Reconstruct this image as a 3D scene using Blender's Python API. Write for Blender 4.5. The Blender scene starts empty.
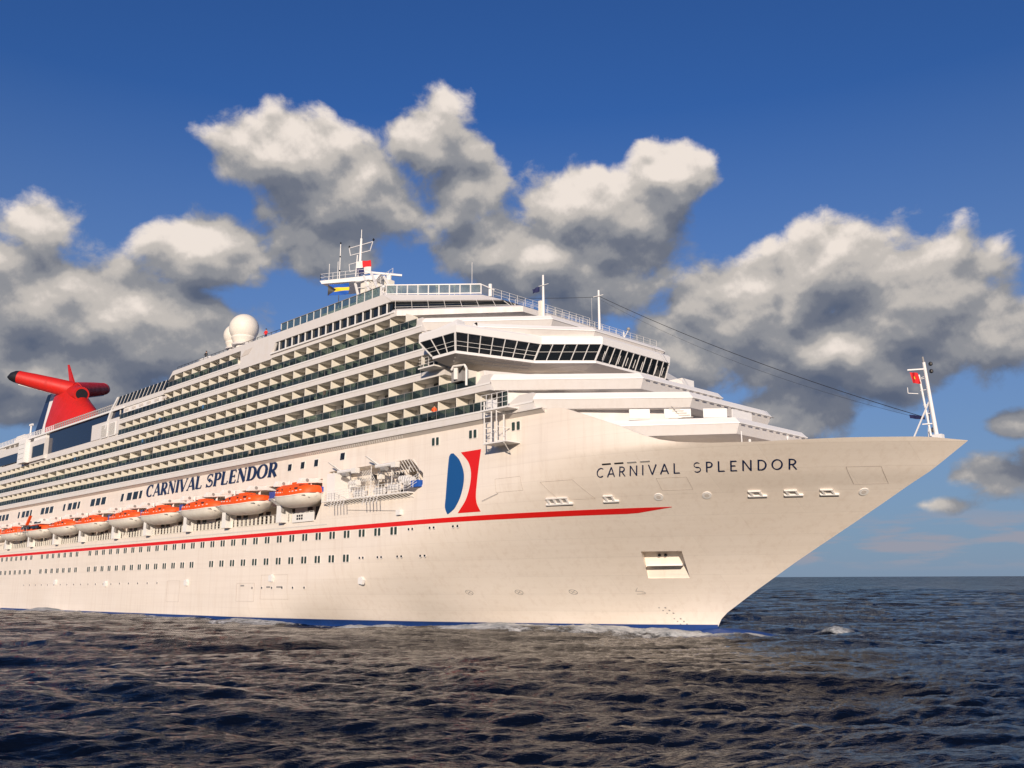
import bpy, bmesh, math, random
import numpy as np
from mathutils import Vector, Matrix
random.seed(7); rng = np.random.default_rng(5)
R = math.radians
C = bpy.context.scene.collection
sc = bpy.context.scene

# ------------------------------------------------------------ camera
cd = bpy.data.cameras.new('camera'); cam = bpy.data.objects.new('camera', cd); C.objects.link(cam)
CR = Vector((0.71372886, 0.70041141, -0.00386995)); CU = Vector((0.15032382, -0.14778093, 0.97752931)); CF = Vector((-0.68410078, 0.69827262, 0.21076403))
CAM = Vector((99.51, -79.31, 5.363))
m = Matrix((CR, CU, -CF)).transposed().to_4x4(); m.translation = CAM
cam.matrix_world = m
cd.sensor_width = 36; cd.lens = 900 / 1024 * 36; cd.clip_start = 0.5; cd.clip_end = 80000
sc.camera = cam

# ------------------------------------------------------------ light and exposure
SUN_EL, SUN_DIR = 13.0, Vector((0.66, -0.75, 0)).normalized()
SKY_STRENGTH, SUN_STRENGTH = 0.08, 3.9
sc.view_settings.view_transform = 'Standard'; sc.view_settings.look = 'None'
sc.view_settings.exposure = 0.33; sc.view_settings.gamma = 1.0
sl = bpy.data.lights.new('sun', 'SUN'); so = bpy.data.objects.new('sun', sl); C.objects.link(so)
sl.energy = SUN_STRENGTH; sl.angle = R(0.6); sl.color = (1.0, 0.84, 0.68)
sv = Vector((SUN_DIR.x * math.cos(R(SUN_EL)), SUN_DIR.y * math.cos(R(SUN_EL)), math.sin(R(SUN_EL))))
so.rotation_euler = sv.to_track_quat('Z', 'Y').to_euler()

# ------------------------------------------------------------ node helpers
class NT:
    def __init__(s, nt): s.nt = nt; s.n = nt.nodes; s.l = nt.links
    def new(s, t, **kw):
        n = s.n.new(t)
        for k, v in kw.items(): setattr(n, k, v)
        return n
    def put(s, sock, v):
        if hasattr(v, 'is_linked') or isinstance(v, bpy.types.NodeSocket): s.l.new(v, sock)
        else: sock.default_value = v
    def math(s, op, a, b=0.0, c=0.0, clamp=False):
        n = s.new('ShaderNodeMath', operation=op, use_clamp=clamp)
        s.put(n.inputs[0], a); s.put(n.inputs[1], b)
        if op in ('MULTIPLY_ADD', 'SMOOTH_MAX', 'COMPARE'): s.put(n.inputs[2], c)
        return n.outputs[0]
    def vec(s, op, a, b=(0, 0, 0), out=0, scale=None):
        n = s.new('ShaderNodeVectorMath', operation=op)
        s.put(n.inputs[0], a)
        if op not in ('LENGTH', 'NORMALIZE'): s.put(n.inputs[1], b)
        if scale is not None: s.put(n.inputs[3], scale)
        return n.outputs[out]
    def noise(s, v, scale, detail=4, rough=0.5, dist=0.0, col=False):
        n = s.new('ShaderNodeTexNoise'); s.put(n.inputs['Vector'], v)
        n.inputs['Scale'].default_value = scale; n.inputs['Detail'].default_value = detail
        n.inputs['Roughness'].default_value = rough; n.inputs['Distortion'].default_value = dist
        return n.outputs[1 if col else 0]
    def rng(s, v, a, b, c=0.0, d=1.0, interp='LINEAR'):
        n = s.new('ShaderNodeMapRange', interpolation_type=interp); s.put(n.inputs[0], v)
        for i, x in enumerate((a, b, c, d)): s.put(n.inputs[1 + i], x)
        return n.outputs[0]
    def mix(s, f, a, b):
        n = s.new('ShaderNodeMix', data_type='RGBA'); s.put(n.inputs[0], f)
        s.put(n.inputs[6], a if not isinstance(a, tuple) else (*a[:3], 1)); s.put(n.inputs[7], b if not isinstance(b, tuple) else (*b[:3], 1))
        return n.outputs[2]

# ------------------------------------------------------------ sky with cumulus
W = bpy.data.worlds.new('World'); sc.world = W; W.use_nodes = True
w = NT(W.node_tree); w.n.clear()
sky = w.new('ShaderNodeTexSky', sky_type='NISHITA'); sky.sun_disc = False
sky.sun_elevation = R(SUN_EL); sky.sun_rotation = math.atan2(SUN_DIR.x, SUN_DIR.y)
sky.air_density = 1.0; sky.dust_density = 0.0; sky.ozone_density = 2.6; sky.altitude = 0
tc = w.new('ShaderNodeTexCoord')
d = w.vec('NORMALIZE', tc.outputs['Generated'])
AX = Vector((CF.x, CF.y, 0)).normalized(); AR = Vector((AX.y, -AX.x, 0))
az = w.math('ARCTAN2', w.vec('DOT_PRODUCT', d, tuple(AR), out=1), w.vec('DOT_PRODUCT', d, tuple(AX), out=1))
sepz = w.new('ShaderNodeSeparateXYZ'); w.put(sepz.inputs[0], d)
el = w.math('ARCSINE', sepz.outputs[2])
cmb = w.new('ShaderNodeCombineXYZ'); w.put(cmb.inputs[0], w.math('MULTIPLY', az, 57.29578)); w.put(cmb.inputs[1], w.math('MULTIPLY', el, 57.29578))
P0 = cmb.outputs[0]          # (azimuth, elevation) of the sky, in degrees
CLOUDS = [(-14.57, 25.75, 5.48, 2.79, 1.00), (-11.20, 23.66, 6.02, 3.71, 1.00), (-5.93, 27.23, 3.42, 2.83, 0.80), (-3.15, 24.31, 2.86, 2.91, 0.80), (-17.29, 25.17, 2.51, 2.08, 0.80), (-12.05, 20.57, 3.86, 2.44, 0.80), (-4.59, 29.33, 1.80, 1.27, 0.60), (6.01, 23.28, 6.37, 2.92, 1.00), (10.43, 24.84, 3.44, 2.14, 0.90), (3.26, 20.28, 8.64, 3.42, 1.00), (-0.77, 20.95, 4.03, 2.36, 0.90), (5.87, 18.02, 3.95, 2.25, 0.80), (20.74, 18.61, 5.15, 2.94, 1.00), (24.52, 15.92, 6.04, 4.03, 1.00), (16.01, 15.88, 6.40, 3.65, 1.00), (28.32, 13.70, 3.47, 3.08, 1.00), (12.61, 16.44, 2.84, 2.78, 0.80), (20.60, 13.37, 8.59, 3.69, 1.00), (18.01, 9.94, 4.38, 2.05, 0.90), (11.54, 14.01, 4.40, 3.11, 0.80), (-19.78, 19.29, 4.04, 2.83, 1.00), (-24.34, 14.95, 7.67, 3.59, 1.00), (-29.20, 15.49, 5.07, 3.88, 1.00), (-29.39, 19.67, 3.19, 1.86, 0.60), (-27.22, 11.18, 6.70, 3.39, 1.00), (-20.34, 14.75, 4.93, 3.27, 0.90), (-31.97, 13.44, 4.75, 4.85, 1.00), (29.84, 8.25, 1.45, 0.82, 0.60), (28.71, 5.45, 2.35, 1.21, 0.60), (24.75, 4.00, 1.67, 0.34, 0.22), (30.66, 5.66, 1.89, 1.84, 0.70)]
def blob_field(p):
    out = None
    for (cx, cy, rx, ry, wt) in CLOUDS:
        mp = w.new('ShaderNodeMapping', vector_type='POINT'); w.put(mp.inputs[0], p)
        mp.inputs['Scale'].default_value = (1 / rx, 1 / ry, 1); mp.inputs['Location'].default_value = (-cx / rx, -cy / ry, 0)
        L = w.vec('LENGTH', mp.outputs[0], out=1)
        v = w.math('MULTIPLY_ADD', L, -1.0 * wt, wt)
        out = v if out is None else w.math('SMOOTH_MAX', out, v, 0.2)
    return w.math('ADD', out, 0.16)
def fbm(p, det=12, vk=0.28):
    mp = w.new('ShaderNodeMapping'); w.put(mp.inputs[0], p); mp.inputs['Scale'].default_value = (1, 1.25, 1)
    warp = w.noise(mp.outputs[0], 0.16, 3, 0.5, col=True)
    q = w.vec('ADD', mp.outputs[0], w.vec('SCALE', w.vec('SUBTRACT', warp, (.5, .5, .5)), scale=2.6))
    big = w.noise(q, 0.20, det, 0.62 if det > 6 else 0.5)
    vo = w.new('ShaderNodeTexVoronoi', feature='SMOOTH_F1'); w.put(vo.inputs['Vector'], q); vo.inputs['Scale'].default_value = 0.45
    vo.inputs['Smoothness'].default_value = 0.6
    return w.math('MULTIPLY_ADD', w.math('SUBTRACT', 0.42, vo.outputs['Distance']), vk, w.math('SUBTRACT', big, 0.5))
UP = (-0.3, 2.6, 0)
Pu = w.vec('ADD', P0, UP); Pn = w.vec('ADD', P0, (-0.35, 1.1, 0))
B0, B1 = blob_field(P0), blob_field(Pu)
N0 = fbm(P0); S0, S1 = fbm(P0, 4.5, 0.45), fbm(Pn, 4.5, 0.45)
D = w.math('MULTIPLY_ADD', N0, 1.35, B0)
alpha = w.rng(D, 0.04, 0.36, 0, 1, 'SMOOTHSTEP')
shade = w.math('ADD', w.math('MULTIPLY', w.math('SUBTRACT', B0, B1), 0.60), w.math('MULTIPLY', w.math('SUBTRACT', S0, S1), 1.05))
fine = w.math('SUBTRACT', w.noise(P0, 0.95, 8, 0.6), w.noise(w.vec('ADD', P0, (0.05, 0.3, 0)), 0.95, 8, 0.6))
shade = w.math('ADD', w.math('MULTIPLY_ADD', fine, 0.34, shade), 0.60)
shade = w.math('SUBTRACT', shade, w.rng(sepz.outputs[2], 0.06, 0.24, 0.30, 0.0))
shade = w.math('SUBTRACT', shade, w.math('MULTIPLY', w.math('MAXIMUM', D, 0.0), 0.10))
ramp = w.new('ShaderNodeValToRGB'); w.put(ramp.inputs[0], w.rng(shade, 0.0, 1.15))
cr = ramp.color_ramp; cr.interpolation = 'EASE'
cr.elements[0].position = 0.0; cr.elements[0].color = (0.080, 0.100, 0.150, 1)
cr.elements[1].position = 1.0; cr.elements[1].color = (0.68, 0.61, 0.555, 1)
for ps, cc in ((0.26, (0.125, 0.140, 0.180)), (0.48, (0.22, 0.225, 0.245)), (0.74, (0.43, 0.40, 0.375))):
    e = cr.elements.new(ps); e.color = (*cc, 1)
cl = w.vec('SCALE', ramp.outputs[0], scale=1 / SKY_STRENGTH)
skyc = w.new('ShaderNodeHueSaturation'); w.put(skyc.inputs['Color'], sky.outputs[0]); skyc.inputs['Saturation'].default_value = 1.12; skyc.inputs['Value'].default_value = 1.0
skyt = w.vec('MULTIPLY', skyc.outputs[0], (0.47, 0.66, 1.06))
skyt = w.mix(w.rng(sepz.outputs[2], 0.0, 0.48, 0.9, 0.0), skyt, tuple(x / SKY_STRENGTH for x in (0.150, 0.215, 0.325)))
# thin broken cloud low over the horizon
hp = w.new('ShaderNodeMapping'); w.put(hp.inputs[0], P0); hp.inputs['Scale'].default_value = (0.22, 1.3, 1); hp.inputs['Location'].default_value = (3.3, 1.1, 0)
hn = w.noise(hp.outputs[0], 1.0, 6, 0.55)
hb = w.math('MULTIPLY', w.rng(hn, 0.44, 0.62, 0, 0.75, 'SMOOTHSTEP'), w.math('MULTIPLY', w.rng(sepz.outputs[2], 0.005, 0.02, 0, 1), w.rng(sepz.outputs[2], 0.045, 0.075, 1, 0)))
c1 = w.mix(hb, skyt, tuple(x / SKY_STRENGTH for x in (0.27, 0.26, 0.30)))
c2 = w.mix(w.math('MULTIPLY', alpha, w.rng(sepz.outputs[2], 0.0, 0.03)), c1, cl)
bg = w.new('ShaderNodeBackground'); w.put(bg.inputs[0], c2); bg.inputs[1].default_value = SKY_STRENGTH
wo = w.new('ShaderNodeOutputWorld'); w.l.new(bg.outputs[0], wo.inputs[0])

# ------------------------------------------------------------ materials
def mat(name, col, rough=0.5, metal=0.0, dirt=0.0, dscale=0.6, bump=0.0, bscale=8, spec=0.5, streak=False):
    m = bpy.data.materials.new(name); m.use_nodes = True; t = NT(m.node_tree)
    b = t.n['Principled BSDF']; b.inputs['Roughness'].default_value = rough; b.inputs['Metallic'].default_value = metal
    b.inputs['Specular IOR Level'].default_value = spec; b.inputs['Base Color'].default_value = (*col, 1)
    g = t.new('ShaderNodeNewGeometry').outputs['Position']
    if dirt:
        f = t.noise(g, dscale, 6, 0.6)
        if streak:
            mp = t.new('ShaderNodeMapping'); t.put(mp.inputs[0], g); mp.inputs['Scale'].default_value = (1.2, 1.2, 0.09)
            f = t.math('MULTIPLY', f, t.noise(mp.outputs[0], 1.6, 5, 0.6)); f = t.math('MULTIPLY', f, 2.0)
        k = t.rng(f, 0.40, 0.75, 0, dirt)
        t.put(b.inputs['Base Color'], t.mix(k, col, tuple(c * x for c, x in zip(col, (0.62, 0.52, 0.42)))))
        t.put(b.inputs['Roughness'], t.rng(f, 0.3, 0.7, rough, min(1, rough + .2)))
    if bump:
        bn = t.new('ShaderNodeBump'); bn.inputs['Strength'].default_value = bump; bn.inputs['Distance'].default_value = 0.05
        t.put(bn.inputs['Height'], t.noise(g, bscale, 3, 0.5)); t.l.new(bn.outputs[0], b.inputs['Normal'])
    return m
M = {}
M['white'] = mat('white_paint', (0.70, 0.67, 0.64), 0.45, dirt=0.12, dscale=0.9, streak=True)
M['bright'] = mat('bright_white_paint', (0.80, 0.785, 0.76), 0.45, dirt=0.06)
M['deckwhite'] = mat('balcony_cream_paint', (0.80, 0.76, 0.66), 0.6, dirt=0.1)
M['steel'] = mat('white_steel', (0.78, 0.76, 0.72), 0.4, dirt=0.15, dscale=2)
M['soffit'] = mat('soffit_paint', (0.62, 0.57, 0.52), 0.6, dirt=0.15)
M['navy'] = mat('navy_paint', (0.010, 0.022, 0.075), 0.35)
M['boot'] = mat('blue_boot_paint', (0.010, 0.048, 0.21), 0.4, dirt=0.3, dscale=2)
M['red'] = mat('red_paint', (0.72, 0.012, 0.010), 0.4, dirt=0.08)
M['logoblue'] = mat('logo_blue_paint', (0.010, 0.085, 0.27), 0.4)
M['funred'] = mat('funnel_red_paint', (0.60, 0.016, 0.010), 0.42, dirt=0.5, dscale=0.3, streak=True)
M['black'] = mat('black_paint', (0.012, 0.012, 0.014), 0.5)
M['orange'] = mat('lifeboat_orange', (0.85, 0.10, 0.008), 0.5, dirt=0.25, dscale=1.5)
M['boatwhite'] = mat('lifeboat_white', (0.80, 0.76, 0.68), 0.4, dirt=0.3, dscale=1.2)
M['grey'] = mat('grey_paint', (0.30, 0.29, 0.28), 0.6, dirt=0.2)
M['line'] = mat('weld_line', (0.42, 0.37, 0.33), 0.7)
M['dark'] = mat('dark_opening', (0.02, 0.02, 0.024), 0.4)
M['door'] = mat('cabin_door_glass', (0.06, 0.055, 0.05), 0.18)
M['curtain'] = mat('cabin_curtain', (0.42, 0.36, 0.27), 0.8)
M['chair'] = mat('balcony_chair_mesh', (0.10, 0.08, 0.06), 0.7)
M['towel'] = mat('blue_towel', (0.05, 0.16, 0.32), 0.9)
M['flagblue'] = mat('flag_blue_cloth', (0.01, 0.09, 0.42), 0.8)
M['yellow'] = mat('flag_yellow_cloth', (0.80, 0.60, 0.03), 0.8)
M['cloth_red'] = mat('flag_red_cloth', (0.65, 0.015, 0.02), 0.8)
M['cloth_white'] = mat('flag_white_cloth', (0.75, 0.72, 0.68), 0.8)
M['cloth_navy'] = mat('flag_navy_cloth', (0.015, 0.02, 0.09), 0.8)
M['skin'] = mat('skin', (0.50, 0.28, 0.18), 0.6)
M['locker'] = mat('locker_blue', (0.06, 0.08, 0.33), 0.6)
M['radome'] = mat('radome_shell', (0.80, 0.75, 0.66), 0.45, dirt=0.15, dscale=0.8)
M['grille'] = mat('grille_metal', (0.36, 0.35, 0.33), 0.5)

def glassy(name, col, clear, rough=0.06, cell=None, lift=0.5):
    m = bpy.data.materials.new(name); m.use_nodes = True; t = NT(m.node_tree)
    b = t.n['Principled BSDF']; b.inputs['Roughness'].default_value = rough; b.inputs['IOR'].default_value = 1.35; b.inputs['Specular IOR Level'].default_value = 0.35
    g = t.new('ShaderNodeNewGeometry').outputs['Position']
    f = t.noise(g, 0.55, 3, 0.6)
    if cell:
        s = t.new('ShaderNodeSeparateXYZ'); t.put(s.inputs[0], g)
        wn = t.new('ShaderNodeTexWhiteNoise', noise_dimensions='2D'); c = t.new('ShaderNodeCombineXYZ')
        t.put(c.inputs[0], t.math('FLOOR', t.math('MULTIPLY', s.outputs[0], 1 / cell))); t.put(c.inputs[1], t.math('FLOOR', t.math('MULTIPLY', t.math('SUBTRACT', s.outputs[2], t.math('MULTIPLY', s.outputs[0], 0.0072)), 1 / 2.75)))
        t.put(wn.inputs['Vector'], c.outputs[0]); f = t.math('MULTIPLY_ADD', wn.outputs[0], 0.6, t.math('MULTIPLY', f, 0.4))
    t.put(b.inputs['Base Color'], t.mix(f, col, tuple(min(1, c * (1 + 2 * lift) + 0.01 * lift) for c in col)))
    tr = t.new('ShaderNodeBsdfTransparent'); tr.inputs[0].default_value = (0.55, 0.66, 0.62, 1)
    mx = t.new('ShaderNodeMixShader'); t.put(mx.inputs[0], t.rng(f, 0.2, 0.8, 1 - clear * 1.4, 1 - clear * 0.5))
    t.l.new(tr.outputs[0], mx.inputs[1]); t.l.new(b.outputs[0], mx.inputs[2])
    t.l.new(mx.outputs[0], t.n['Material Output'].inputs[0])
    return m
M['balglass'] = glassy('balustrade_glass', (0.006, 0.011, 0.014), 0.44, 0.10, 2.87, 1.6)
M['screen'] = glassy('screen_glass', (0.08, 0.12, 0.16), 0.66, 0.35)
M['glass'] = mat('dark_window_glass', (0.010, 0.013, 0.016), 0.07)
M['winglass'] = mat('cabin_window_glass', (0.028, 0.050, 0.040), 0.12)
M['navyglass'] = mat('navy_tinted_glass', (0.006, 0.012, 0.035), 0.12, bump=0.1, bscale=0.7)

def hull_mat():
    m = bpy.data.materials.new('hull_paint'); m.use_nodes = True; t = NT(m.node_tree)
    b = t.n['Principled BSDF']; b.inputs['Roughness'].default_value = 0.42
    g = t.new('ShaderNodeNewGeometry').outputs['Position']
    s = t.new('ShaderNodeSeparateXYZ'); t.put(s.inputs[0], g)
    c = t.new('ShaderNodeCombineXYZ'); t.put(c.inputs[0], s.outputs[0]); t.put(c.inputs[1], t.math('SUBTRACT', s.outputs[2], t.math('MULTIPLY', s.outputs[0], 0.0072)))
    br = t.new('ShaderNodeTexBrick'); t.put(br.inputs['Vector'], c.outputs[0])
    br.inputs['Color1'].default_value = (1, 1, 1, 1); br.inputs['Color2'].default_value = (0.93, 0.93, 0.93, 1); br.inputs['Mortar'].default_value = (0.72, 0.72, 0.72, 1)
    br.inputs['Scale'].default_value = 1; br.inputs['Mortar Size'].default_value = 0.025; br.inputs['Mortar Smooth'].default_value = 1.0
    br.inputs['Brick Width'].default_value = 9.5; br.inputs['Row Height'].default_value = 1.75
    mp = t.new('ShaderNodeMapping'); t.put(mp.inputs[0], g); mp.inputs['Scale'].default_value = (1.3, 1.3, 0.07)
    st = t.noise(mp.outputs[0], 1.3, 6, 0.65)
    mh = t.new('ShaderNodeMapping'); t.put(mh.inputs[0], c.outputs[0]); mh.inputs['Scale'].default_value = (0.03, 1.0, 1)
    hz = t.noise(mh.outputs[0], 1.6, 5, 0.6)
    big = t.noise(g, 0.12, 5, 0.6)
    base = t.mix(t.rng(big, 0.3, 0.7), (0.83, 0.745, 0.65), (0.86, 0.785, 0.70))
    base = t.mix(t.rng(hz, 0.45, 0.75, 0, 0.20), base, (0.62, 0.53, 0.45))
    base = t.mix(t.rng(st, 0.50, 0.80, 0, 0.30), base, (0.55, 0.43, 0.33))
    mul = t.new('ShaderNodeMix', data_type='RGBA', blend_type='MULTIPLY'); mul.inputs[0].default_value = 0.42
    t.put(mul.inputs[6], base); t.put(mul.inputs[7], br.outputs[0]); t.put(b.inputs['Base Color'], mul.outputs[2])
    bn = t.new('ShaderNodeBump'); bn.inputs['Strength'].default_value = 0.35; bn.inputs['Distance'].default_value = 0.03
    h = t.math('ADD', t.math('MULTIPLY', br.outputs[1], -0.6), t.math('MULTIPLY', t.noise(g, 0.9, 3, 0.5), 0.9))
    t.put(bn.inputs['Height'], h); t.l.new(bn.outputs[0], b.inputs['Normal'])
    return m
M['hull'] = hull_mat()

def foam_node(t, col, thr):
    return t
def water_mat():
    m = bpy.data.materials.new('sea_water'); m.use_nodes = True; t = NT(m.node_tree)
    b = t.n['Principled BSDF']; b.inputs['Base Color'].default_value = (0.0022, 0.0040, 0.0100, 1); b.inputs['IOR'].default_value = 1.333; t.put(b.inputs['Specular IOR Level'], t.rng(t.vec('DISTANCE', t.new('ShaderNodeNewGeometry').outputs['Position'], tuple(CAM), out=1), 60, 700, 0.30, 0.09))
    g = t.new('ShaderNodeNewGeometry').outputs['Position']
    dist = t.vec('DISTANCE', g, tuple(CAM), out=1)
    WA = math.atan2(CF.y, CF.x) + R(6)
    cc = t.new('ShaderNodeCombineXYZ'); t.put(cc.inputs[0], t.vec('DOT_PRODUCT', g, (math.cos(WA), math.sin(WA), 0), out=1)); t.put(cc.inputs[1], t.vec('DOT_PRODUCT', g, (-math.sin(WA) * .34, math.cos(WA) * .34, 0), out=1))
    wv = cc.outputs[0]
    n1 = t.noise(wv, 1.9, 5, 0.58)
    n2 = t.noise(wv, 0.33, 4, 0.5)
    n3 = t.noise(wv, 0.055, 4, 0.55)
    h = t.math('ADD', t.math('MULTIPLY', n1, t.rng(dist, 30, 200, 0.17, 0.28)), t.math('ADD', t.math('MULTIPLY', n2, t.rng(dist, 60, 500, 0.25, 6.0)), t.math('MULTIPLY', n3, t.rng(dist, 150, 2000, 0.0, 30.0))))
    bn = t.new('ShaderNodeBump'); bn.inputs['Strength'].default_value = 1.0; bn.inputs['Distance'].default_value = 1.0
    t.put(bn.inputs['Height'], h); t.l.new(bn.outputs[0], b.inputs['Normal'])
    t.put(b.inputs['Roughness'], t.rng(dist, 20, 1500, 0.09, 0.16))
    at = t.new('ShaderNodeAttribute', attribute_name='foam')
    fn = t.math('MULTIPLY_ADD', t.math('SUBTRACT', t.noise(g, 0.55, 9, 0.72, 0.5), .5), 1.9, .5)
    fo = t.rng(t.math('ADD', at.outputs['Fac'], t.math('SUBTRACT', fn, 0.5)), 0.42, 0.85, 0, 1, 'SMOOTHSTEP')
    foam = t.new('ShaderNodeBsdfDiffuse'); t.put(foam.inputs[0], t.mix(t.rng(fn, 0.3, 0.8), (0.30, 0.33, 0.36), (0.62, 0.63, 0.64)))
    fb = t.new('ShaderNodeBump'); fb.inputs['Strength'].default_value = 0.8; fb.inputs['Distance'].default_value = 0.5; t.put(fb.inputs['Height'], t.noise(g, 1.4, 6, 0.65)); t.l.new(fb.outputs[0], foam.inputs['Normal'])
    mx = t.new('ShaderNodeMixShader'); t.put(mx.inputs[0], fo); t.l.new(b.outputs[0], mx.inputs[1]); t.l.new(foam.outputs[0], mx.inputs[2])
    t.l.new(mx.outputs[0], t.n['Material Output'].inputs[0])
    return m
M['water'] = water_mat()

# ------------------------------------------------------------ mesh builder
SH = 0.0072     # the ship rides a little bow-up
class MB:
    def __init__(s, origin=(0, 0, 0), shear=True): s.v = []; s.f = []; s.mi = []; s.o = origin; s.sh = shear; s.mats = []
    def idx(s, m):
        m = M[m] if isinstance(m, str) else m
        if m not in s.mats: s.mats.append(m)
        return s.mats.index(m)
    def add(s, vs, fs, m):
        k = len(s.v); s.v += [tuple(p) for p in vs]; i = s.idx(m)
        for f in fs: s.f.append(tuple(a + k for a in f)); s.mi.append(i)
        return s
    def box(s, x0, x1, y0, y1, z0, z1, m):
        vs = [(x, y, z) for x in (x0, x1) for y in (y0, y1) for z in (z0, z1)]
        return s.add(vs, [(0, 1, 3, 2), (4, 6, 7, 5), (0, 4, 5, 1), (2, 3, 7, 6), (0, 2, 6, 4), (1, 5, 7, 3)], m)
    def hexa(s, b, t, m):      # bottom and top quads of points
        n = len(b); fs = [tuple(range(n))[::-1], tuple(range(n, 2 * n))] + [(i, (i + 1) % n, n + (i + 1) % n, n + i) for i in range(n)]
        return s.add(list(b) + list(t), fs, m)
    def prism(s, pts, z0, z1, m): return s.hexa([(x, y, z0) for x, y in pts], [(x, y, z1) for x, y in pts], m)
    def side(s, pts, y0, y1, m):   # polygon in x,z extruded along y
        return s.hexa([(x, y0, z) for x, z in pts], [(x, y1, z) for x, z in pts], m)
    def tube(s, a, b, r, m, n=8, r2=None):
        a = Vector(a); b = Vector(b); r2 = r if r2 is None else r2
        d = (b - a).normalized(); u = d.orthogonal().normalized(); v = d.cross(u)
        ring = lambda c, q: [c + (u * math.cos(2 * math.pi * i / n) + v * math.sin(2 * math.pi * i / n)) * q for i in range(n)]
        return s.hexa(ring(a, r), ring(b, r2), m)
    def beam(s, a, b, h, m): return s.tube(a, b, h * 0.7, m, 4)
    def loft(s, rings, m, cap=True, closed=True):
        n = len(rings[0]); vs = [p for r in rings for p in r]; fs = []
        for j in range(len(rings) - 1):
            for i in range(n if closed else n - 1):
                a = j * n + i; b = j * n + (i + 1) % n; fs.append((a, b, b + n, a + n))
        if cap: fs += [tuple(range(n))[::-1], tuple((len(rings) - 1) * n + i for i in range(n))]
        return s.add(vs, fs, m)
    def lathe(s, c, prof, m, n=24): # prof = (radius, z) bottom to top
        return s.loft([[(c[0] + r * math.cos(2 * math.pi * i / n), c[1] + r * math.sin(2 * math.pi * i / n), c[2] + z) for i in range(n)] for r, z in prof], m)
    def build(s, name, parent=None, smooth=False, bevel=0):
        me = bpy.data.meshes.new(name); o = Vector(s.o)
        vs = [(x - o.x, y - o.y, z + (SH * x if s.sh else 0) - o.z - (SH * o.x if s.sh else 0)) for x, y, z in s.v]
        me.from_pydata(vs, [], s.f)
        for mm in s.mats: me.materials.append(mm)
        me.polygons.foreach_set('material_index', s.mi)
        bm = bmesh.new(); bm.from_mesh(me); bmesh.ops.recalc_face_normals(bm, faces=bm.faces); bm.to_mesh(me); bm.free()
        if smooth:
            me.polygons.foreach_set('use_smooth', [True] * len(me.polygons)); me.set_sharp_from_angle(angle=R(38))
        ob = bpy.data.objects.new(name, me); C.objects.link(ob)
        ob.location = (o.x, o.y, o.z + (SH * o.x if s.sh else 0))
        if parent: ob.parent = parent
        if bevel:
            bv = ob.modifiers.new('bevel', 'BEVEL'); bv.width = bevel; bv.segments = 2; bv.limit_method = 'ANGLE'
        return ob
def tag(o, label=None, cat=None, group=None, kind=None):
    if label: o['label'] = label
    if cat: o['category'] = cat
    if group: o['group'] = group
    if kind: o['kind'] = kind
    return o
def empty(name, loc): 
    o = bpy.data.objects.new(name, None); C.objects.link(o); o.location = loc; o.empty_display_size = 0.5; return o

# ------------------------------------------------------------ hull form
STEM = [(-8, 44.0), (-1, 49.0), (0.2, 50.1), (0.7, 50.2), (1.3, 50.6), (3.48, 54.0), (6.38, 58.8), (7.63, 61.0), (9.66, 64.6), (11.09, 67.1), (12.56, 69.6), (13.66, 71.6), (15.8, 74.7), (16.3, 75.3)]
HB = 17.4
def interp(x, P):
    if x <= P[0][0]: return P[0][1]
    for a, b in zip(P, P[1:]):
        if x <= b[0]: return a[1] + (b[1] - a[1]) * (x - a[0]) / (b[0] - a[0])
    return P[-1][1]
STEMI = [(x, z) for z, x in STEM]
def half(x, z):
    zz = min(max(z, -6), 16.2); t = max(zz / 15.8, 0)
    xs = interp(zz, STEM); x0 = -22 + 62 * t ** 0.8; n = 1.75 + 0.55 * t
    if x <= x0: return HB
    u = (x - x0) / (xs - x0)
    return 0.0 if u >= 1 else HB * (1 - u ** n)
def sheer(x):
    return interp(x, [(-300, 20.6), (44.6, 20.62), (45.6, 20.4), (47.1, 19.8), (49.6, 18.78), (51.5, 18.0), (53.0, 17.25), (54.6, 16.65), (56.2, 16.3), (58.5, 16.08), (62, 16.0), (68, 16.12), (72.5, 16.12), (74.7, 15.85)])
def hp(x, z, off=0.0):   # a point on the starboard hull skin, pushed outward
    y = half(x, z); e = 0.05
    dy = (half(x + e, z) - half(x - e, z)) / (2 * e); dz = (half(x, z + e) - half(x, z - e)) / (2 * e)
    n = Vector((-dy, -1, -dz)); n = Vector((-dy, -1.0, -dz)).normalized()
    return (x + n.x * off, -y + n.y * off, z + n.z * off)

ship = empty('cruise_ship', (0, 0, 0))
tag(ship, 'white cruise ship with a red winged funnel, tiers of balconies and a sharp raked bow', 'cruise ship')

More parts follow.
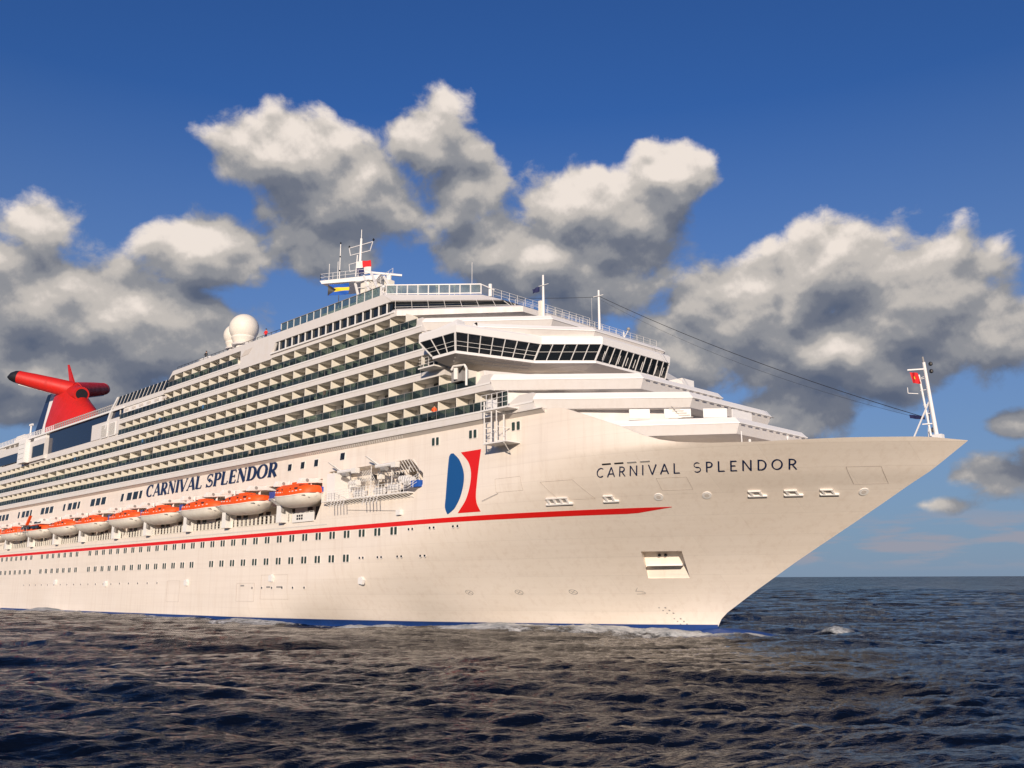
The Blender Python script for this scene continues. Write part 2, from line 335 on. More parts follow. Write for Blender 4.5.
def make_hull():
    xs = list(np.arange(-206, -22, 4.0)) + list(np.arange(-22, 42, 1.5)) + list(np.arange(42, 74.4, 0.7)) + [74.5, 74.69]
    secs = []; NZ = 40
    xs.insert(xs.index(min(xs, key=lambda v: abs(v - 43.4))) + 1, None)
    out = []; prev = None
    for x in xs:
        if x is None: low = True; x = prev + 0.02
        prev = x
        top = sheer(x); zlo = max(-3.0, interp(x, STEMI)) if x > 47 else -3.0
        dk = 20.2 if x < 43.5 and x <= 43.41 else min(15.3, top - 0.4)
        dk = max(dk, zlo + 0.02) if dk < zlo else dk
        s = [(half(x, zlo + (top - zlo) * i / NZ), zlo + (top - zlo) * i / NZ) for i in range(NZ + 1)]
        hw = s[-1][0]; s += [(max(hw - 0.35, hw * 0.3), top), (max(min(hw - 0.4, half(x, dk) - 0.3), 0.0), dk)]
        stb = [(x, -y, z) for y, z in s]; prt = [(x, y, z) for y, z in s][::-1]
        out.append(stb + prt)
    b = MB(); b.loft(out, 'hull')
    o = b.build('hull', ship)
    bm = bmesh.new(); bm.from_mesh(o.data); bmesh.ops.remove_doubles(bm, verts=bm.verts, dist=0.004)
    bmesh.ops.recalc_face_normals(bm, faces=bm.faces); bm.to_mesh(o.data); bm.free()
    # pockets cut out of the solid: lifeboat recess, raft recess, anchor pocket, mooring ports
    c = MB()
    for s in (1, -1):
        c.side([(-200, 12.3), (5.4, 12.3), (6.6, 14.3), (6.6, 17.2), (-200, 17.2)], -22 * s, -13.6 * s, 'deckwhite')
        c.side([(7.9, 14.2), (24.0, 14.2), (25.5, 15.0), (25.5, 16.2), (23.4, 17.9), (7.9, 17.9)], -22 * s, -15.2 * s, 'deckwhite')
        n = (0.47 * 5, -0.88 * 5)
        bb = [(46.0, -5.75), (49.6, -3.95)]; tt = [(46.2, -6.63), (49.6, -4.85)]
        c.hexa([(bb[0][0], bb[0][1] * s, 4.95), (bb[1][0], bb[1][1] * s, 4.95), (bb[1][0] + n[0], (bb[1][1] + n[1]) * s, 4.95), (bb[0][0] + n[0], (bb[0][1] + n[1]) * s, 4.95)],
               [(tt[0][0], tt[0][1] * s, 7.45), (tt[1][0], tt[1][1] * s, 7.45), (tt[1][0] + n[0], (tt[1][1] + n[1]) * s, 7.45), (tt[0][0] + n[0], (tt[0][1] + n[1]) * s, 7.45)], 'hull')
    cut = c.build('cutter')
    md = o.modifiers.new('cut', 'BOOLEAN'); md.operation = 'DIFFERENCE'; md.solver = 'EXACT'; md.object = cut
    dg = bpy.context.evaluated_depsgraph_get(); me = bpy.data.meshes.new_from_object(o.evaluated_get(dg))
    o.modifiers.clear(); o.data = me; bpy.data.objects.remove(cut)
    print('hull faces', len(me.polygons), [mm.name if mm else None for mm in me.materials])
    me.polygons.foreach_set('use_smooth', [True] * len(me.polygons)); me.set_sharp_from_angle(angle=R(30))
    return o
hull = make_hull()

def skin_strip(name, x0, x1, zb, zt, m, off=0.025, step=1.0, both=True, nz=3):
    b = MB()
    n = max(2, int((x1 - x0) / step) + 1)
    for s in ((1, -1) if both else (1,)):
        vs = []; fs = []
        for i in range(n):
            x = x0 + (x1 - x0) * i / (n - 1); lo = zb(x) if callable(zb) else zb; hi = zt(x) if callable(zt) else zt
            for j in range(nz):
                p = hp(x, lo + (hi - lo) * j / (nz - 1), off); vs.append((p[0], p[1] * s, p[2]))
        for i in range(n - 1):
            for j in range(nz - 1): a = i * nz + j; fs.append((a, a + nz, a + nz + 1, a + 1))
        b.add(vs, fs, m)
    return b.build(name, ship, smooth=True)
skin_strip('red_stripe', -204, 52.4, lambda x: 10.78 if x < 49 else 10.78 + (x - 49) / 3.4 * 0.44, lambda x: 11.26, 'red')
skin_strip('boot_stripe', -204, 50.02, -1.2, lambda x: 0.60 if x < 0 else 0.60 - 0.14 * min(1, x / 40), 'boot', off=0.07, nz=5, step=.4)
skin_strip('rubbing_strake', -204, 8.0, 11.62, 11.72, 'white', off=0.06)

# bulbous bow
b = MB(); rings = []
for i in range(13):
    u = i / 12; x = 44 + 14.6 * u; r = 1.9 * math.sqrt(max(0.0, 1 - (max(0, u - 0.40) / 0.60) ** 2)) + 0.02
    rings.append([(x, r * 0.9 * math.cos(a), -1.95 + 0.3 * u + (r * 1.03 if u < .9 else r) * math.sin(a)) for a in [2 * math.pi * k / 20 for k in range(20)]])
b.loft(rings, 'boot'); b.build('bulbous_bow', ship, smooth=True)

# ------------------------------------------------------------ windows and fittings in the hull side
def proto_window():
    b = MB(shear=False)
    for dx in (-0.33, 0.33):
        b.box(dx - 0.27, dx + 0.27, -0.05, 0.05, -0.47, 0.47, 'white')
        b.side([(dx - 0.20, -0.34), (dx - 0.14, -0.41), (dx + 0.14, -0.41), (dx + 0.20, -0.34), (dx + 0.20, 0.34), (dx + 0.14, 0.41), (dx - 0.14, 0.41), (dx - 0.20, 0.34)], -0.08, 0.02, 'winglass')
    return b
def place(proto, name, x, z, y=None, off=0.0, parent=ship, sc_=1.0):
    if y is None:
        p = hp(x, z, off); a = math.atan2(-(half(x + .2, z) - half(x - .2, z)), 0.4); yy = p[1]; xx = p[0]
    else: xx, yy, a = x, y, 0
    o = proto.copy(); o.name = name; C.objects.link(o); o.location = (xx, yy, z + SH * xx); o.rotation_euler = (0, 0, a); o.scale = (sc_,) * 3; o.parent = parent
    return o
pw = proto_window().build('cabin_window', ship); first = True
def put_window(x, z):
    global first
    if first: pw.location = (x, hp(x, z)[1], z + SH * x); first = False; return pw
    return place(pw, 'cabin_window', x, z)
xs1 = [20.75 - 2.9 * k for k in range(50)]
for i, x in enumerate(xs1):
    if i in (30, 38): continue
    put_window(x, 10.3)
    if x > 13: continue
    if i in (15,): continue
    put_window(x, 7.58)
for x, z in ((27.5, 19.35), (33.3, 19.45), (39.4, 19.5)): put_window(x, z)
# small portholes
b = MB(shear=False); b.tube((0, 0.05, 0), (0, -0.04, 0), 0.21, 'white', 12); b.tube((0, 0.02, 0), (0, -0.06, 0), 0.13, 'glass', 12)
pp = b.build('porthole', ship); pl = []
for x in (23.6, 26.9, 30.2): pl += [(x - .3, 10.35), (x + .3, 10.35)]
for x in (14.9, 18.0, 21.1, 24.4): pl += [(x - .3, 7.55), (x + .3, 7.55)]
pl += [(-8.5 + 2.4 * k, 4.3) for k in range(6)] + [(-95 + 3.2 * k, 5.05) for k in range(14)] + [(-50 + 3.4 * k, 5.1) for k in range(5)]
for i, (x, z) in enumerate(pl):
    if i == 0: p = hp(x, z); pp.location = (p[0], p[1], z + SH * x)
    else: place(pp, 'porthole', x, z)
# discharge scuppers: small white raised boxes
b = MB(shear=False); b.side([(-0.45, -0.35), (0.3, -0.45), (0.5, 0.1), (0.15, 0.45), (-0.45, 0.3)], -0.28, 0.05, 'bright')
ps = b.build('discharge_cover', ship)
for i, (x, z) in enumerate([(14.1, 5.05), (-3.8, 5.5), (-26.8, 5.1), (-55.5, 5.1), (-78.2, 5.5)]):
    if i == 0: p = hp(x, z); ps.location = (p[0], p[1], z + SH * x)
    else: place(ps, 'discharge_cover', x, z)
# shell doors outlined on the skin
def outline(name, x0, x1, z0, z1, sk=0.0, wd=0.05, m='line', off=0.02):
    b = MB()
    P = [(x0, z0), (x1, z0), (x1 + sk, z1), (x0 + sk, z1)]
    for (ax, az_), (bx, bz) in zip(P, P[1:] + P[:1]):
        N = 4
        for k in range(N):
            p = hp(ax + (bx - ax) * k / N, az_ + (bz - az_) * k / N, off); q = hp(ax + (bx - ax) * (k + 1) / N, az_ + (bz - az_) * (k + 1) / N, off)
            b.beam(p, q, wd * 0.5, m)
    return b.build(name, ship)
outline('shell_door', -12.5, -8.0, 2.6, 4.9); outline('shell_door', -6.4, -0.2, 2.9, 5.9, wd=.04); outline('shell_door', -33, -29, 2.4, 5.4, wd=.04)
outline('shell_door', 43.2, 46.6, 12.2, 13.9, -1.2, 0.04); outline('shell_door', 66.2, 68.4, 12.7, 14.0, 0.3, 0.03)
outline('shell_door', 36.5, 39.8, 13.3, 14.6, 0, 0.035); outline('shell_door', 52.6, 55.0, 12.6, 13.6, 0.2, 0.03)
for (xa, za, xb, zb2) in ((-5, 4.4, -4.1, 4.4), (-2.6, 4.4, -1.2, 4.4), (-11.5, 4.6, -10.6, 4.6)):
    b = MB(); p = hp(xa, za, 0); q = hp(xb, zb2, 0); b.box(xa, xb, p[1] - 0.05, p[1] + 0.1, za - 0.1, za + 0.1, 'grey'); b.build('scupper', ship)

# mooring ports along the bow
def tangent(x, z):
    a = Vector(hp(x - .3, z)); c = Vector(hp(x + .3, z)); u = (c - a).normalized()
    up = (Vector(hp(x, z + .3)) - Vector(hp(x, z - .3))).normalized(); n = u.cross(up).normalized()
    if n.y > 0: n = -n
    return Vector(hp(x, z)), u, up, n
def oriented(b, o, u, up, n, x0, x1, z0, z1, d0, d1, m):
    P = lambda a, c, d_: o + u * a + up * c + n * d_
    b.hexa([P(x0, z0, d0), P(x1, z0, d0), P(x1, z1, d0), P(x0, z1, d0)], [P(x0, z0, d1), P(x1, z0, d1), P(x1, z1, d1), P(x0, z1, d1)], m)
def port(x, z, n_open, wd=0.5, h=0.55, wh=None):
    o, u, up, n = tangent(x, z); b = MB(); T = n_open * wd + (n_open + 1) * 0.16
    for k in range(n_open):
        a = -T / 2 + 0.16 + k * (wd + 0.16)
        oriented(b, o, u, up, n, a, a + wd, -h / 2, h / 2, -0.05, 0.02, 'soffit')
        oriented(b, o, u, up, n, a + wd * .2, a + wd * .75, -h * .35, h * .42, 0.0, 0.035, 'grey')
    for k in range(n_open + 1):
        a = -T / 2 + k * (wd + 0.16); oriented(b, o, u, up, n, a, a + 0.16, -h / 2, h / 2, -0.05, 0.16, 'bright')
    oriented(b, o, u, up, n, -T / 2 - 0.05, T / 2 + .05, h / 2, h / 2 + 0.1, -0.05, 0.16, 'white')
    oriented(b, o, u, up, n, -T / 2 - 0.32, T / 2 + .32, -h / 2 - 0.13, -h / 2, -0.05, 0.17, 'bright')
    b.build('mooring_port', ship)
port(43.0, 12.15, 3); port(47.85, 12.15, 1); 
for x in (59.3, 61.8, 64.2): port(x, 12.15, 1, 0.65)
for x in (51.95, 55.7, 66.5):
    o, u, up, n = tangent(x, 12.1); b = MB()
    b.tube(o - n * .05, o + n * .06, 0.42, 'bright', 14); b.tube(o + n * .0, o + n * .075, 0.22, 'soffit', 12); b.build('fairlead', ship)
# anchor pocket fittings
b = MB(); t_ = Vector((0.88, 0.47, 0)).normalized(); nn = Vector((0.47, -0.88, 0)).normalized()
oo = Vector((46.35, -6.15, 6.1))
b.hexa([oo, oo + t_ * 3.4, oo + t_ * 3.4 + nn * 1.3, oo + nn * 1.3], [p + Vector((0, 0, 0.14)) for p in (oo, oo + t_ * 3.4, oo + t_ * 3.4 + nn * 1.3, oo + nn * 1.3)], 'bright')
b.build('anchor_ledge', ship)
b = MB()
for k in (1.45, 2.05): 
    a = Vector((46.2, -6.5, 7.12)) + t_ * k; b.tube(a - nn * .1, a + nn * 0.35, 0.15, 'dark', 10)
b.build('hawse_pipe', ship)
# mooring chute slots above the bow name
b = MB()
for k in range(4):
    o, u, up, n = tangent(49.3 + k * 1.15, 14.98); oriented(b, o, u, up, n, -0.42, 0.42, -0.07, 0.05, -0.02, 0.05, 'dark' if k < 2 else 'grey')
b.build('freeing_slot', ship)

# ------------------------------------------------------------ lettering
def arc(cx, cy, rx, ry, a0, a1, thick, thin, n=14):
    return [(cx + rx * math.cos(R(a0 + (a1 - a0) * i / n)), cy + ry * math.sin(R(a0 + (a1 - a0) * i / n)), thin + (thick - thin) * abs(math.cos(R(a0 + (a1 - a0) * i / n))) ** 1.3) for i in range(n + 1)]
def line(x0, y0, x1, y1, w_, w1=None, n=4): return [(x0 + (x1 - x0) * i / n, y0 + (y1 - y0) * i / n, w_ + ((w1 if w1 is not None else w_) - w_) * i / n) for i in range(n + 1)]
def letter(ch, K, k, serif):   # K thick, k thin stroke width; returns strokes and advance
    s = []; S = lambda x, y, w_=0.17: s.append(line(x - w_, y, x + w_, y, k * 0.9)) if serif else None
    h = k * 0.45
    if ch == 'I': s.append(line(.2, 0, .2, 1, K)); S(.2, h); S(.2, 1 - h); return s, .42
    if ch == 'L': s += [line(.2, 0, .2, 1, K), line(.2, h, .72, h, k)]; S(.2, 1 - h); serif and s.append(line(.7, h, .74, .26, k)); return s, .8
    if ch == 'E': s += [line(.2, 0, .2, 1, K), line(.2, h, .72, h, k), line(.2, 1 - h, .68, 1 - h, k), line(.2, .52, .58, .52, k)]; serif and s.extend([line(.7, h, .73, .25, k), line(.67, 1 - h, .68, .78, k), line(.58, .42, .58, .62, k)]); return s, .82
    if ch == 'C': s.append(arc(.5, .5, .40, .5 - h, 50, 310, K, k)); serif and s.append(line(.78, .68, .78, 1, k)); return s, .92
    if ch == 'O': s.append(arc(.5, .5, .40, .5 - h, 0, 360, K, k, 28)); return s, 1.02
    if ch == 'D': s += [line(.2, 0, .2, 1, K), line(.2, h, .42, h, k), line(.2, 1 - h, .42, 1 - h, k), arc(.42, .5, .40, .5 - h, -90, 90, K, k)]; S(.12, h, .1); S(.12, 1 - h, .1); return s, .96
    if ch in 'PR':
        s += [line(.2, 0, .2, 1, K), line(.2, 1 - h, .42, 1 - h, k), line(.2, .48, .42, .48, k), arc(.42, .74 - h / 2, .26, .26 - h / 2, -90, 90, K, k, 10)]; S(.2, h); S(.12, 1 - h, .1)
        if ch == 'R': s.append(line(.42, .48, .78, 0, K * 0.95)); S(.80, h, .09); return s, .90
        return s, .78
    if ch == 'A': s += [line(.08, 0, .46, 1, k), line(.46, 1, .84, 0, K), line(.22, .32, .68, .32, k)]; S(.08, h, .12); S(.84, h, .14); return s, .92
    if ch == 'V': s += [line(.08, 1, .46, 0, K), line(.46, 0, .84, 1, k)]; S(.08, 1 - h, .15); S(.84, 1 - h, .12); return s, .92
    if ch == 'N': s += [line(.14, 0, .14, 1, k if serif else K), line(.14, 1, .80, 0, K), line(.80, 0, .80, 1, k if serif else K)]; S(.14, h, .12); S(.08, 1 - h, .1); S(.80, 1 - h, .12); return s, .95
    if ch == 'S':
        up = arc(.40, .75 - h / 2, .27, .25 - h / 2, 35, 250, K * .5, k); lo = arc(.42, .26 + h / 2, .30, .26 - h / 2, 75, -145, K * .6, k)
        s += [up, lo, line(up[-1][0], up[-1][1], lo[0][0], lo[0][1], K, K * 1.0)]; serif and s.extend([line(.66, .74, .66, 1, k), line(.12, 0, .12, .28, k)]); return s, .80
    return s, .42
def write(text, surf, x0, x1, height, K, k, serif, m, name, slant=0.0, gap=0.06, space=.4):
    total = 0; items = []
    for ch in text:
        if ch == ' ': total += space; continue
        st, adv = letter(ch, K, k, serif); items.append((ch, total, st)); total += adv + gap
    total -= gap; sx = (x1 - x0) / total
    for ch, ox, st in items:
        b = MB(); lift = 0
        for pts in st:
            lift += 0.004; vs = []; fs = []
            P2 = [((ox + px + slant * py) * sx, py * height, w_) for px, py, w_ in pts]
            for i, (px, py, w_) in enumerate(P2):
                a = P2[max(0, i - 1)]; c = P2[min(len(P2) - 1, i + 1)]; dx, dy = c[0] - a[0], c[1] - a[1]; L = math.hypot(dx, dy) or 1
                # stroke width follows the stretched letter: wide across, thin up
                ww = w_ / 2; nx, ny = -dy / L * ww * sx, dx / L * ww * height
                for sg in (1, -1): vs.append(surf(x0 + px + nx * sg, py + ny * sg, 0.035 + lift))
            for i in range(len(P2) - 1): fs.append((2 * i, 2 * i + 1, 2 * i + 3, 2 * i + 2))
            b.add(vs, fs, m)
        b.build(name, ship)
write('CARNIVAL SPLENDOR', lambda x, z, o: (x, -17.4 - o, 18.42 + z), -42.9, -3.9, 1.88, 0.29, 0.10, True, 'navy', 'name_letter', slant=0.16, gap=0.05, space=.38)
write('CARNIVAL SPLENDOR', lambda x, z, o: hp(x, 13.90 + z, o), 47.75, 63.35, 0.80, 0.115, 0.115, False, 'navy', 'bow_letter', slant=0.60, gap=0.28, space=.85)

# logo on the hull: blue half-disc and red curved panel
def skin_poly(name, left, right, m, off, n=18):
    b = MB(); vs = []; fs = []
    for i in range(n + 1):
        t = i / n; xa, za = left(t); xb, zb = right(t)
        for j in range(5): vs.append(hp(xa + (xb - xa) * j / 4, za + (zb - za) * j / 4, off))
    for i in range(n):
        for j in range(4): a = i * 5 + j; fs.append((a, a + 1, a + 6, a + 5))
    b.add(vs, fs, m); return b.build(name, ship)
def bez(P):
    def f(t):
        q = list(P)
        while len(q) > 1: q = [(a[0] + (c[0] - a[0]) * t, a[1] + (c[1] - a[1]) * t) for a, c in zip(q, q[1:])]
        return q[0]
    return f
def curve(P):    # smooth curve through (x, z) points, t = 0 at the bottom
    zs = [p[1] for p in P]
    def f(t):
        z = zs[0] + (zs[-1] - zs[0]) * t
        for k in range(len(P) - 1):
            if z <= P[k + 1][1] or k == len(P) - 2:
                p0, p1, p2, p3 = P[max(k - 1, 0)], P[k], P[k + 1], P[min(k + 2, len(P) - 1)]; u = (z - p1[1]) / (p2[1] - p1[1])
                m1 = (p2[0] - p0[0]) / max(p2[1] - p0[1], .01) * (p2[1] - p1[1]); m2 = (p3[0] - p1[0]) / max(p3[1] - p1[1], .01) * (p2[1] - p1[1])
                return ((2 * u**3 - 3 * u**2 + 1) * p1[0] + (u**3 - 2 * u**2 + u) * m1 + (-2 * u**3 + 3 * u**2) * p2[0] + (u**3 - u**2) * m2, z)
    return f
skin_poly('logo_blue_panel', curve([(29.42, 11.6), (29.12, 12.3), (29.2, 13.2), (29.68, 17.5), (29.95, 17.8)]), curve([(29.55, 11.6), (30.54, 12.1), (31.55, 13.4), (31.99, 15.38), (31.3, 17.0), (30.35, 17.8)]), 'logoblue', 0.03, 26)
skin_poly('logo_red_panel', curve([(30.94, 11.62), (32.34, 12.99), (33.03, 15.1), (32.7, 16.55), (31.5, 17.77)]), curve([(34.0, 11.62), (33.72, 12.6), (33.9, 14.4), (34.2, 16.3), (34.5, 17.78)]), 'red', 0.03, 26)
# thruster marks
for x in (27.3, 32.8, 38.3):
    o, u, up, n = tangent(x, 3.7); b = MB()
    for k in range(16):
        a, c = 2 * math.pi * k / 16, 2 * math.pi * (k + 1) / 16
        b.beam(o + (u * math.cos(a) * .42 + up * math.sin(a) * .36) + n * .03, o + (u * math.cos(c) * .42 + up * math.sin(c) * .36) + n * .03, .035, 'grey')
    b.beam(o + (u * .3 - up * .25) + n * .03, o - (u * .3 - up * .25) + n * .03, .035, 'grey'); b.beam(o + (u * .3 + up * .25) + n * .03, o - (u * .3 + up * .25) + n * .03, .035, 'grey')
    b.build('thruster_mark', ship)
o, u, up, n = tangent(44.4, 3.7); b = MB(); P = [(.15, .55), (-.25, 0.05), (.3, .05), (.6, -.1), (.55, -.3), (-.3, -.35)]
for (a, c), (e, g) in zip(P, P[1:]): b.beam(o + u * a + up * c + n * .03, o + u * e + up * g + n * .03, .035, 'grey')
b.build('bulb_mark', ship)
b = MB()
for k in range(7):
    o, u, up, n = tangent(45.9 + .28 * k * 0.8, 2.1 - .27 * k); oriented(b, o, u, up, n, -.08, .08, -.07, .07, 0, .03, 'grey'); oriented(b, o, u, up, n, -.7, -.56, -.05, .05, 0, .03, 'grey')
b.build('draught_marks', ship)

# ------------------------------------------------------------ superstructure
G0, DK = 21.5, 2.74
def G(k): return G0 + DK * k
YS = 18.0
XA = -204
# inner block behind the balconies: one closed house, stepped towards the bow
b = MB()
core = {-1: (40.0, 50.4), 0: (36.9, 44.9), 1: (33.6, 37.6), 2: (28.0, 37.0), 3: (24.0, 33.8), 4: (19.5, 29.5), 5: (16.5, 25.2)}
for k, (xa, xb) in core.items():
    z0 = 15.2 if k == -1 else G(k) - 0.72; z1 = G(k + 1) - 0.73 if k < 5 else 37.3
    xs0 = 43.45 if k == -1 else (-116 if k < 3 else (-56 if k < 5 else -36)); hw = 16.2 if k != -1 else 14.6
    if k in (0, 1, 2): xs0 = XA
    bw = 6.6
    if k == -1: b.prism([(xs0, -14.4), (44.5, -14.0), (xb, -7.6), (xb, 7.6), (44.5, 14.0), (xs0, 14.4)], z0, z1, 'white')
    else: b.prism([(xs0, -hw), (xa, -hw), (xb, -bw), (xb, bw), (xa, hw), (xs0, hw)], z0, z1, 'white')
b.build('deckhouse_wall', ship)

rows = {0: (XA, 36.8), 1: (XA, 34.2), 2: (XA, 28.3), 3: (-54.7, 25.6), 4: (-54.9, 24.6), 5: (-37.0, -15.0)}
divs = []; furn = MB()
for k, (xa, xb) in rows.items():
    z = G(k)
    fx = {0: 42.2, 1: 36.4, 2: 29.5, 3: 27.0, 4: 25.5, 5: -14.5}[k]
    b = MB()
    fa = xa
    for s in (1, -1):
        y0, y1 = sorted((-YS * s, -16.25 * s))
        b.box(fa, fx, y0, y1, z - 0.75, z - 0.0, 'white')
        yl0, yl1 = sorted((-(YS + 0.06) * s, -(YS - 0.1) * s)); b.box(fa, fx, yl0, yl1, z - 0.14, z + 0.035, 'bright')
    deck = b.build('balcony_deck', ship)
    g = MB(); yg = -YS + 0.05
    g.box(xa, xb, yg, yg + 0.03, z + 0.045, z + 0.92, 'balglass'); g.build('glass_balustrade', deck)
    g = MB(); g.box(xa, xb, yg - 0.02, yg + 0.05, z + 0.92, z + 0.965, 'grey')
    x = xb
    while x > max(xa, -125): g.box(x - 0.02, x + 0.02, yg - 0.015, yg + 0.045, z + 0.04, z + 0.92, 'grey'); x -= 1.435
    g.build('handrail', deck)
    g = MB(); x = 2.54 + 2.87 * 12; sp = 2.87
    if k == 1: x = 2.56 + 4.32 * 7; sp = 4.32
    while x > max(xa, -125):
        if x < xb: divs.append((x, k, deck))
        w_ = sp * 0.55; x1 = x - 0.45
        if x1 < xb:
            g.box(x1 - w_, x1, -16.26, -16.18, z + 0.06, z + 1.85, 'door' if random.random() < .62 else 'curtain')
            if random.random() < .6: q_ = random.random(); g.box(x1 - .6 * w_ - q_, x1 - .6 * w_ + .06 - q_, -16.30, -16.24, z + .06, z + 1.85, 'deckwhite')
            if k >= 0 and random.random() < .75:
                cx_ = x1 - random.uniform(.3, 1.5); yy = random.uniform(-17.5, -17.0); furn.box(cx_ - .28, cx_ + .28, yy - .28, yy + .28, z + .36, z + .46, 'chair'); furn.box(cx_ - .30, cx_ - .22, yy - .28, yy + .28, z + .04, z + 1.02, 'chair')
                furn.box(cx_ + .2, cx_ + .26, yy - .26, yy + .26, z + .04, z + .4, 'chair')
            if random.random() < .03: furn.box(x1 - 1.0, x1 - .5, -17.99, -17.90, z + .45, z + 1.0, random.choice(['towel', 'curtain', 'chair']))
        x -= sp
        if k == 1 and -40 < x < -2: sp = 2.87
        if k == 1 and x < -40: sp = 4.32 if int(x) % 3 else 2.87
    g.build('cabin_door', deck)['kind'] = 'stuff'
camx = lambda d: (Vector((d[0], -YS, G(d[1]))) - CAM).length
furn.build('balcony_furniture', ship)['kind'] = 'stuff'
divs.sort(key=camx)
def divmb(z0, z1, b, x, sh):
    pts = [(-YS + 0.12, z0), (-16.2, z0), (-16.2, z1), (-YS + 0.12, z1)]
    b.hexa([(x - 0.05, y, z) for y, z in pts], [(x + 0.05, y, z) for y, z in pts], 'deckwhite')
protos = {}
stuff = MB()
for i, (x, k, deck) in enumerate(divs):
    h = DK - 0.77
    if i < 100:
        if 'd' not in protos:
            bb = MB(shear=False); divmb(0.04, h, bb, 0, 0); protos['d'] = bb.build('balcony_divider', deck); o = protos['d']
        else: o = protos['d'].copy(); C.objects.link(o); o.name = 'balcony_divider'; o.parent = deck
        o.location = (x, 0, G(k) + SH * x)
    else: divmb(G(k) + 0.04, G(k) + h, stuff, x, 0)
stuff.build('balcony_divider', ship)['kind'] = 'stuff'

# strip under the lowest balcony: recessed louvre band
for s in (1, -1):
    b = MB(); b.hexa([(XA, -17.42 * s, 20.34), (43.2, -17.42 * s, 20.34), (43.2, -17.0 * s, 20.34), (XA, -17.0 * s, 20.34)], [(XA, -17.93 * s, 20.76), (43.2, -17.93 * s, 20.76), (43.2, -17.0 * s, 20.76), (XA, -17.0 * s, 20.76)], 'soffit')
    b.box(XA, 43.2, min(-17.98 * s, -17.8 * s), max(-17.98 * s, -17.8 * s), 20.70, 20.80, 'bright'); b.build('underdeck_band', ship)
b = MB()
for i in range(46):
    x = 3 + i * 0.42; b.hexa([(x, -17.52, 20.37), (x + .1, -17.52, 20.37), (x + .1, -17.42, 20.37), (x, -17.42, 20.37)], [(x + .3, -17.86, 20.6), (x + .42, -17.86, 20.6), (x + .42, -17.76, 20.6), (x + .3, -17.76, 20.6)], 'bright')
b.build('louvre', ship)

# front terraces: closed rings that run round the bow end of each deck
def ring_pts(xs_, A, Bp, dx=0.0, dw=0.0, side=True):
    pts = []
    if side: pts.append((xs_, A[1]))
    pts += [(A[0] - dx, A[1] + (0 if side else dw)), (Bp[0] - dx, Bp[1] + dw)]
    return pts + [(x, -y) for x, y in pts[::-1]]
def terrace(name, A, Bp, zb, zl, zt, back=0.45, tuck=0.42):
    b = MB()
    def rg(dx, dw, z): return [(x, y, z) for x, y in ring_pts(A[0] - 0.02, A, Bp, dx, dw)]
    low = ring_pts(A[0] - 0.05 - tuck * .66, (A[0] - tuck * .66, A[1] + tuck * .7), (Bp[0] - tuck, Bp[1] + tuck * .4)); up = ring_pts(A[0] - 0.02, A, Bp)
    b.hexa([(x, y, zb) for x, y in low], [(x, y, zl - .05) for x, y in up], 'white')
    b.loft([rg(0.06, 0.03, zl - 0.06), rg(-.08, -0.02, zl - 0.05), rg(-.08, -0.02, zl + 0.05), rg(0.0, 0.0, zl + 0.07), rg(back, back * .35, zt), rg(back + 0.2, back * .35 + .2, zt), rg(back + 0.25, back * .35 + .25, zl - .04)], 'bright', cap=False, closed=False)
    return b.build(name, ship)
terrace('bow_terrace', (44.8, -16.3), (57.4, -6.6), 17.85, 18.80, 19.38)
terrace('bow_terrace', (42.2, -18.0), (53.1, -7.5), 20.78, 21.68, 22.32)
terrace('bow_terrace', (36.4, -18.0), (47.4, -7.4), 23.52, 24.52, 25.12)
terrace('bow_terrace', (25.5, -18.0), (36.3, -8.4), 31.98, 32.82, 33.35)
terrace('bridge_upper_deck', (33.0, -16.6), (40.6, -6.4), 30.35, 31.0, 31.5, 0.5)
# brackets under the terrace lips (thin dashes seen along the lips)
for (Bx, hw, z) in ((57.55, 6.4, 18.70), (53.25, 7.2, 21.58), (47.55, 7.1, 24.42)):
    y = -hw
    while y < hw: b = MB(); b.box(Bx - .05, Bx + 0.03, y, y + 0.7, z - .04, z + 0.03, 'grey'); b.build('lip_scupper', ship); y += 1.3
# windows in the deckhouse front walls
def wallquad(b, A, Bp, t0, t1, z0, z1, m, off=0.05, d=0.05):
    A = Vector((*A, 0)); Bv = Vector((*Bp, 0)); u = Bv - A; n = Vector((u.y, -u.x, 0)).normalized()
    if n.x < 0: n = -n
    p, q = A + u * t0, A + u * t1
    b.hexa([p + Vector((0, 0, z0)), q + Vector((0, 0, z0)), q + n * off + Vector((0, 0, z0)), p + n * off + Vector((0, 0, z0))],
           [p + Vector((0, 0, z1)), q + Vector((0, 0, z1)), q + n * off + Vector((0, 0, z1)), p + n * off + Vector((0, 0, z1))], m)
def frontwin(A, Bp, t0, t1, z0, z1, m='glass', name='deckhouse_window'):
    b = MB(); wallquad(b, A, Bp, t0 - .01, t1 + .01, z0 - .08, z1 + .08, 'bright', 0.05); wallquad(b, A, Bp, t0, t1, z0, z1, m, 0.07); b.build(name, ship)
cA, cB = (44.5, -14.0), (50.4, -7.6)
frontwin(cA, cB, .80, .93, 16.3, 17.4); frontwin((50.4, -7.6), (50.4, 7.6), .12, .2, 16.3, 17.2); frontwin((50.4, -7.6), (50.4, 7.6), .42, .48, 16.4, 17.2)
cA, cB = (36.9, -16.2), (44.9, -6.6)
for t in (.35, .72): frontwin(cA, cB, t, t + .12, 21.9, 23.2)
for t in (.1, .5, .85): frontwin((44.9, -6.6), (44.9, 6.6), t, t + .06, 22.2, 23.0)
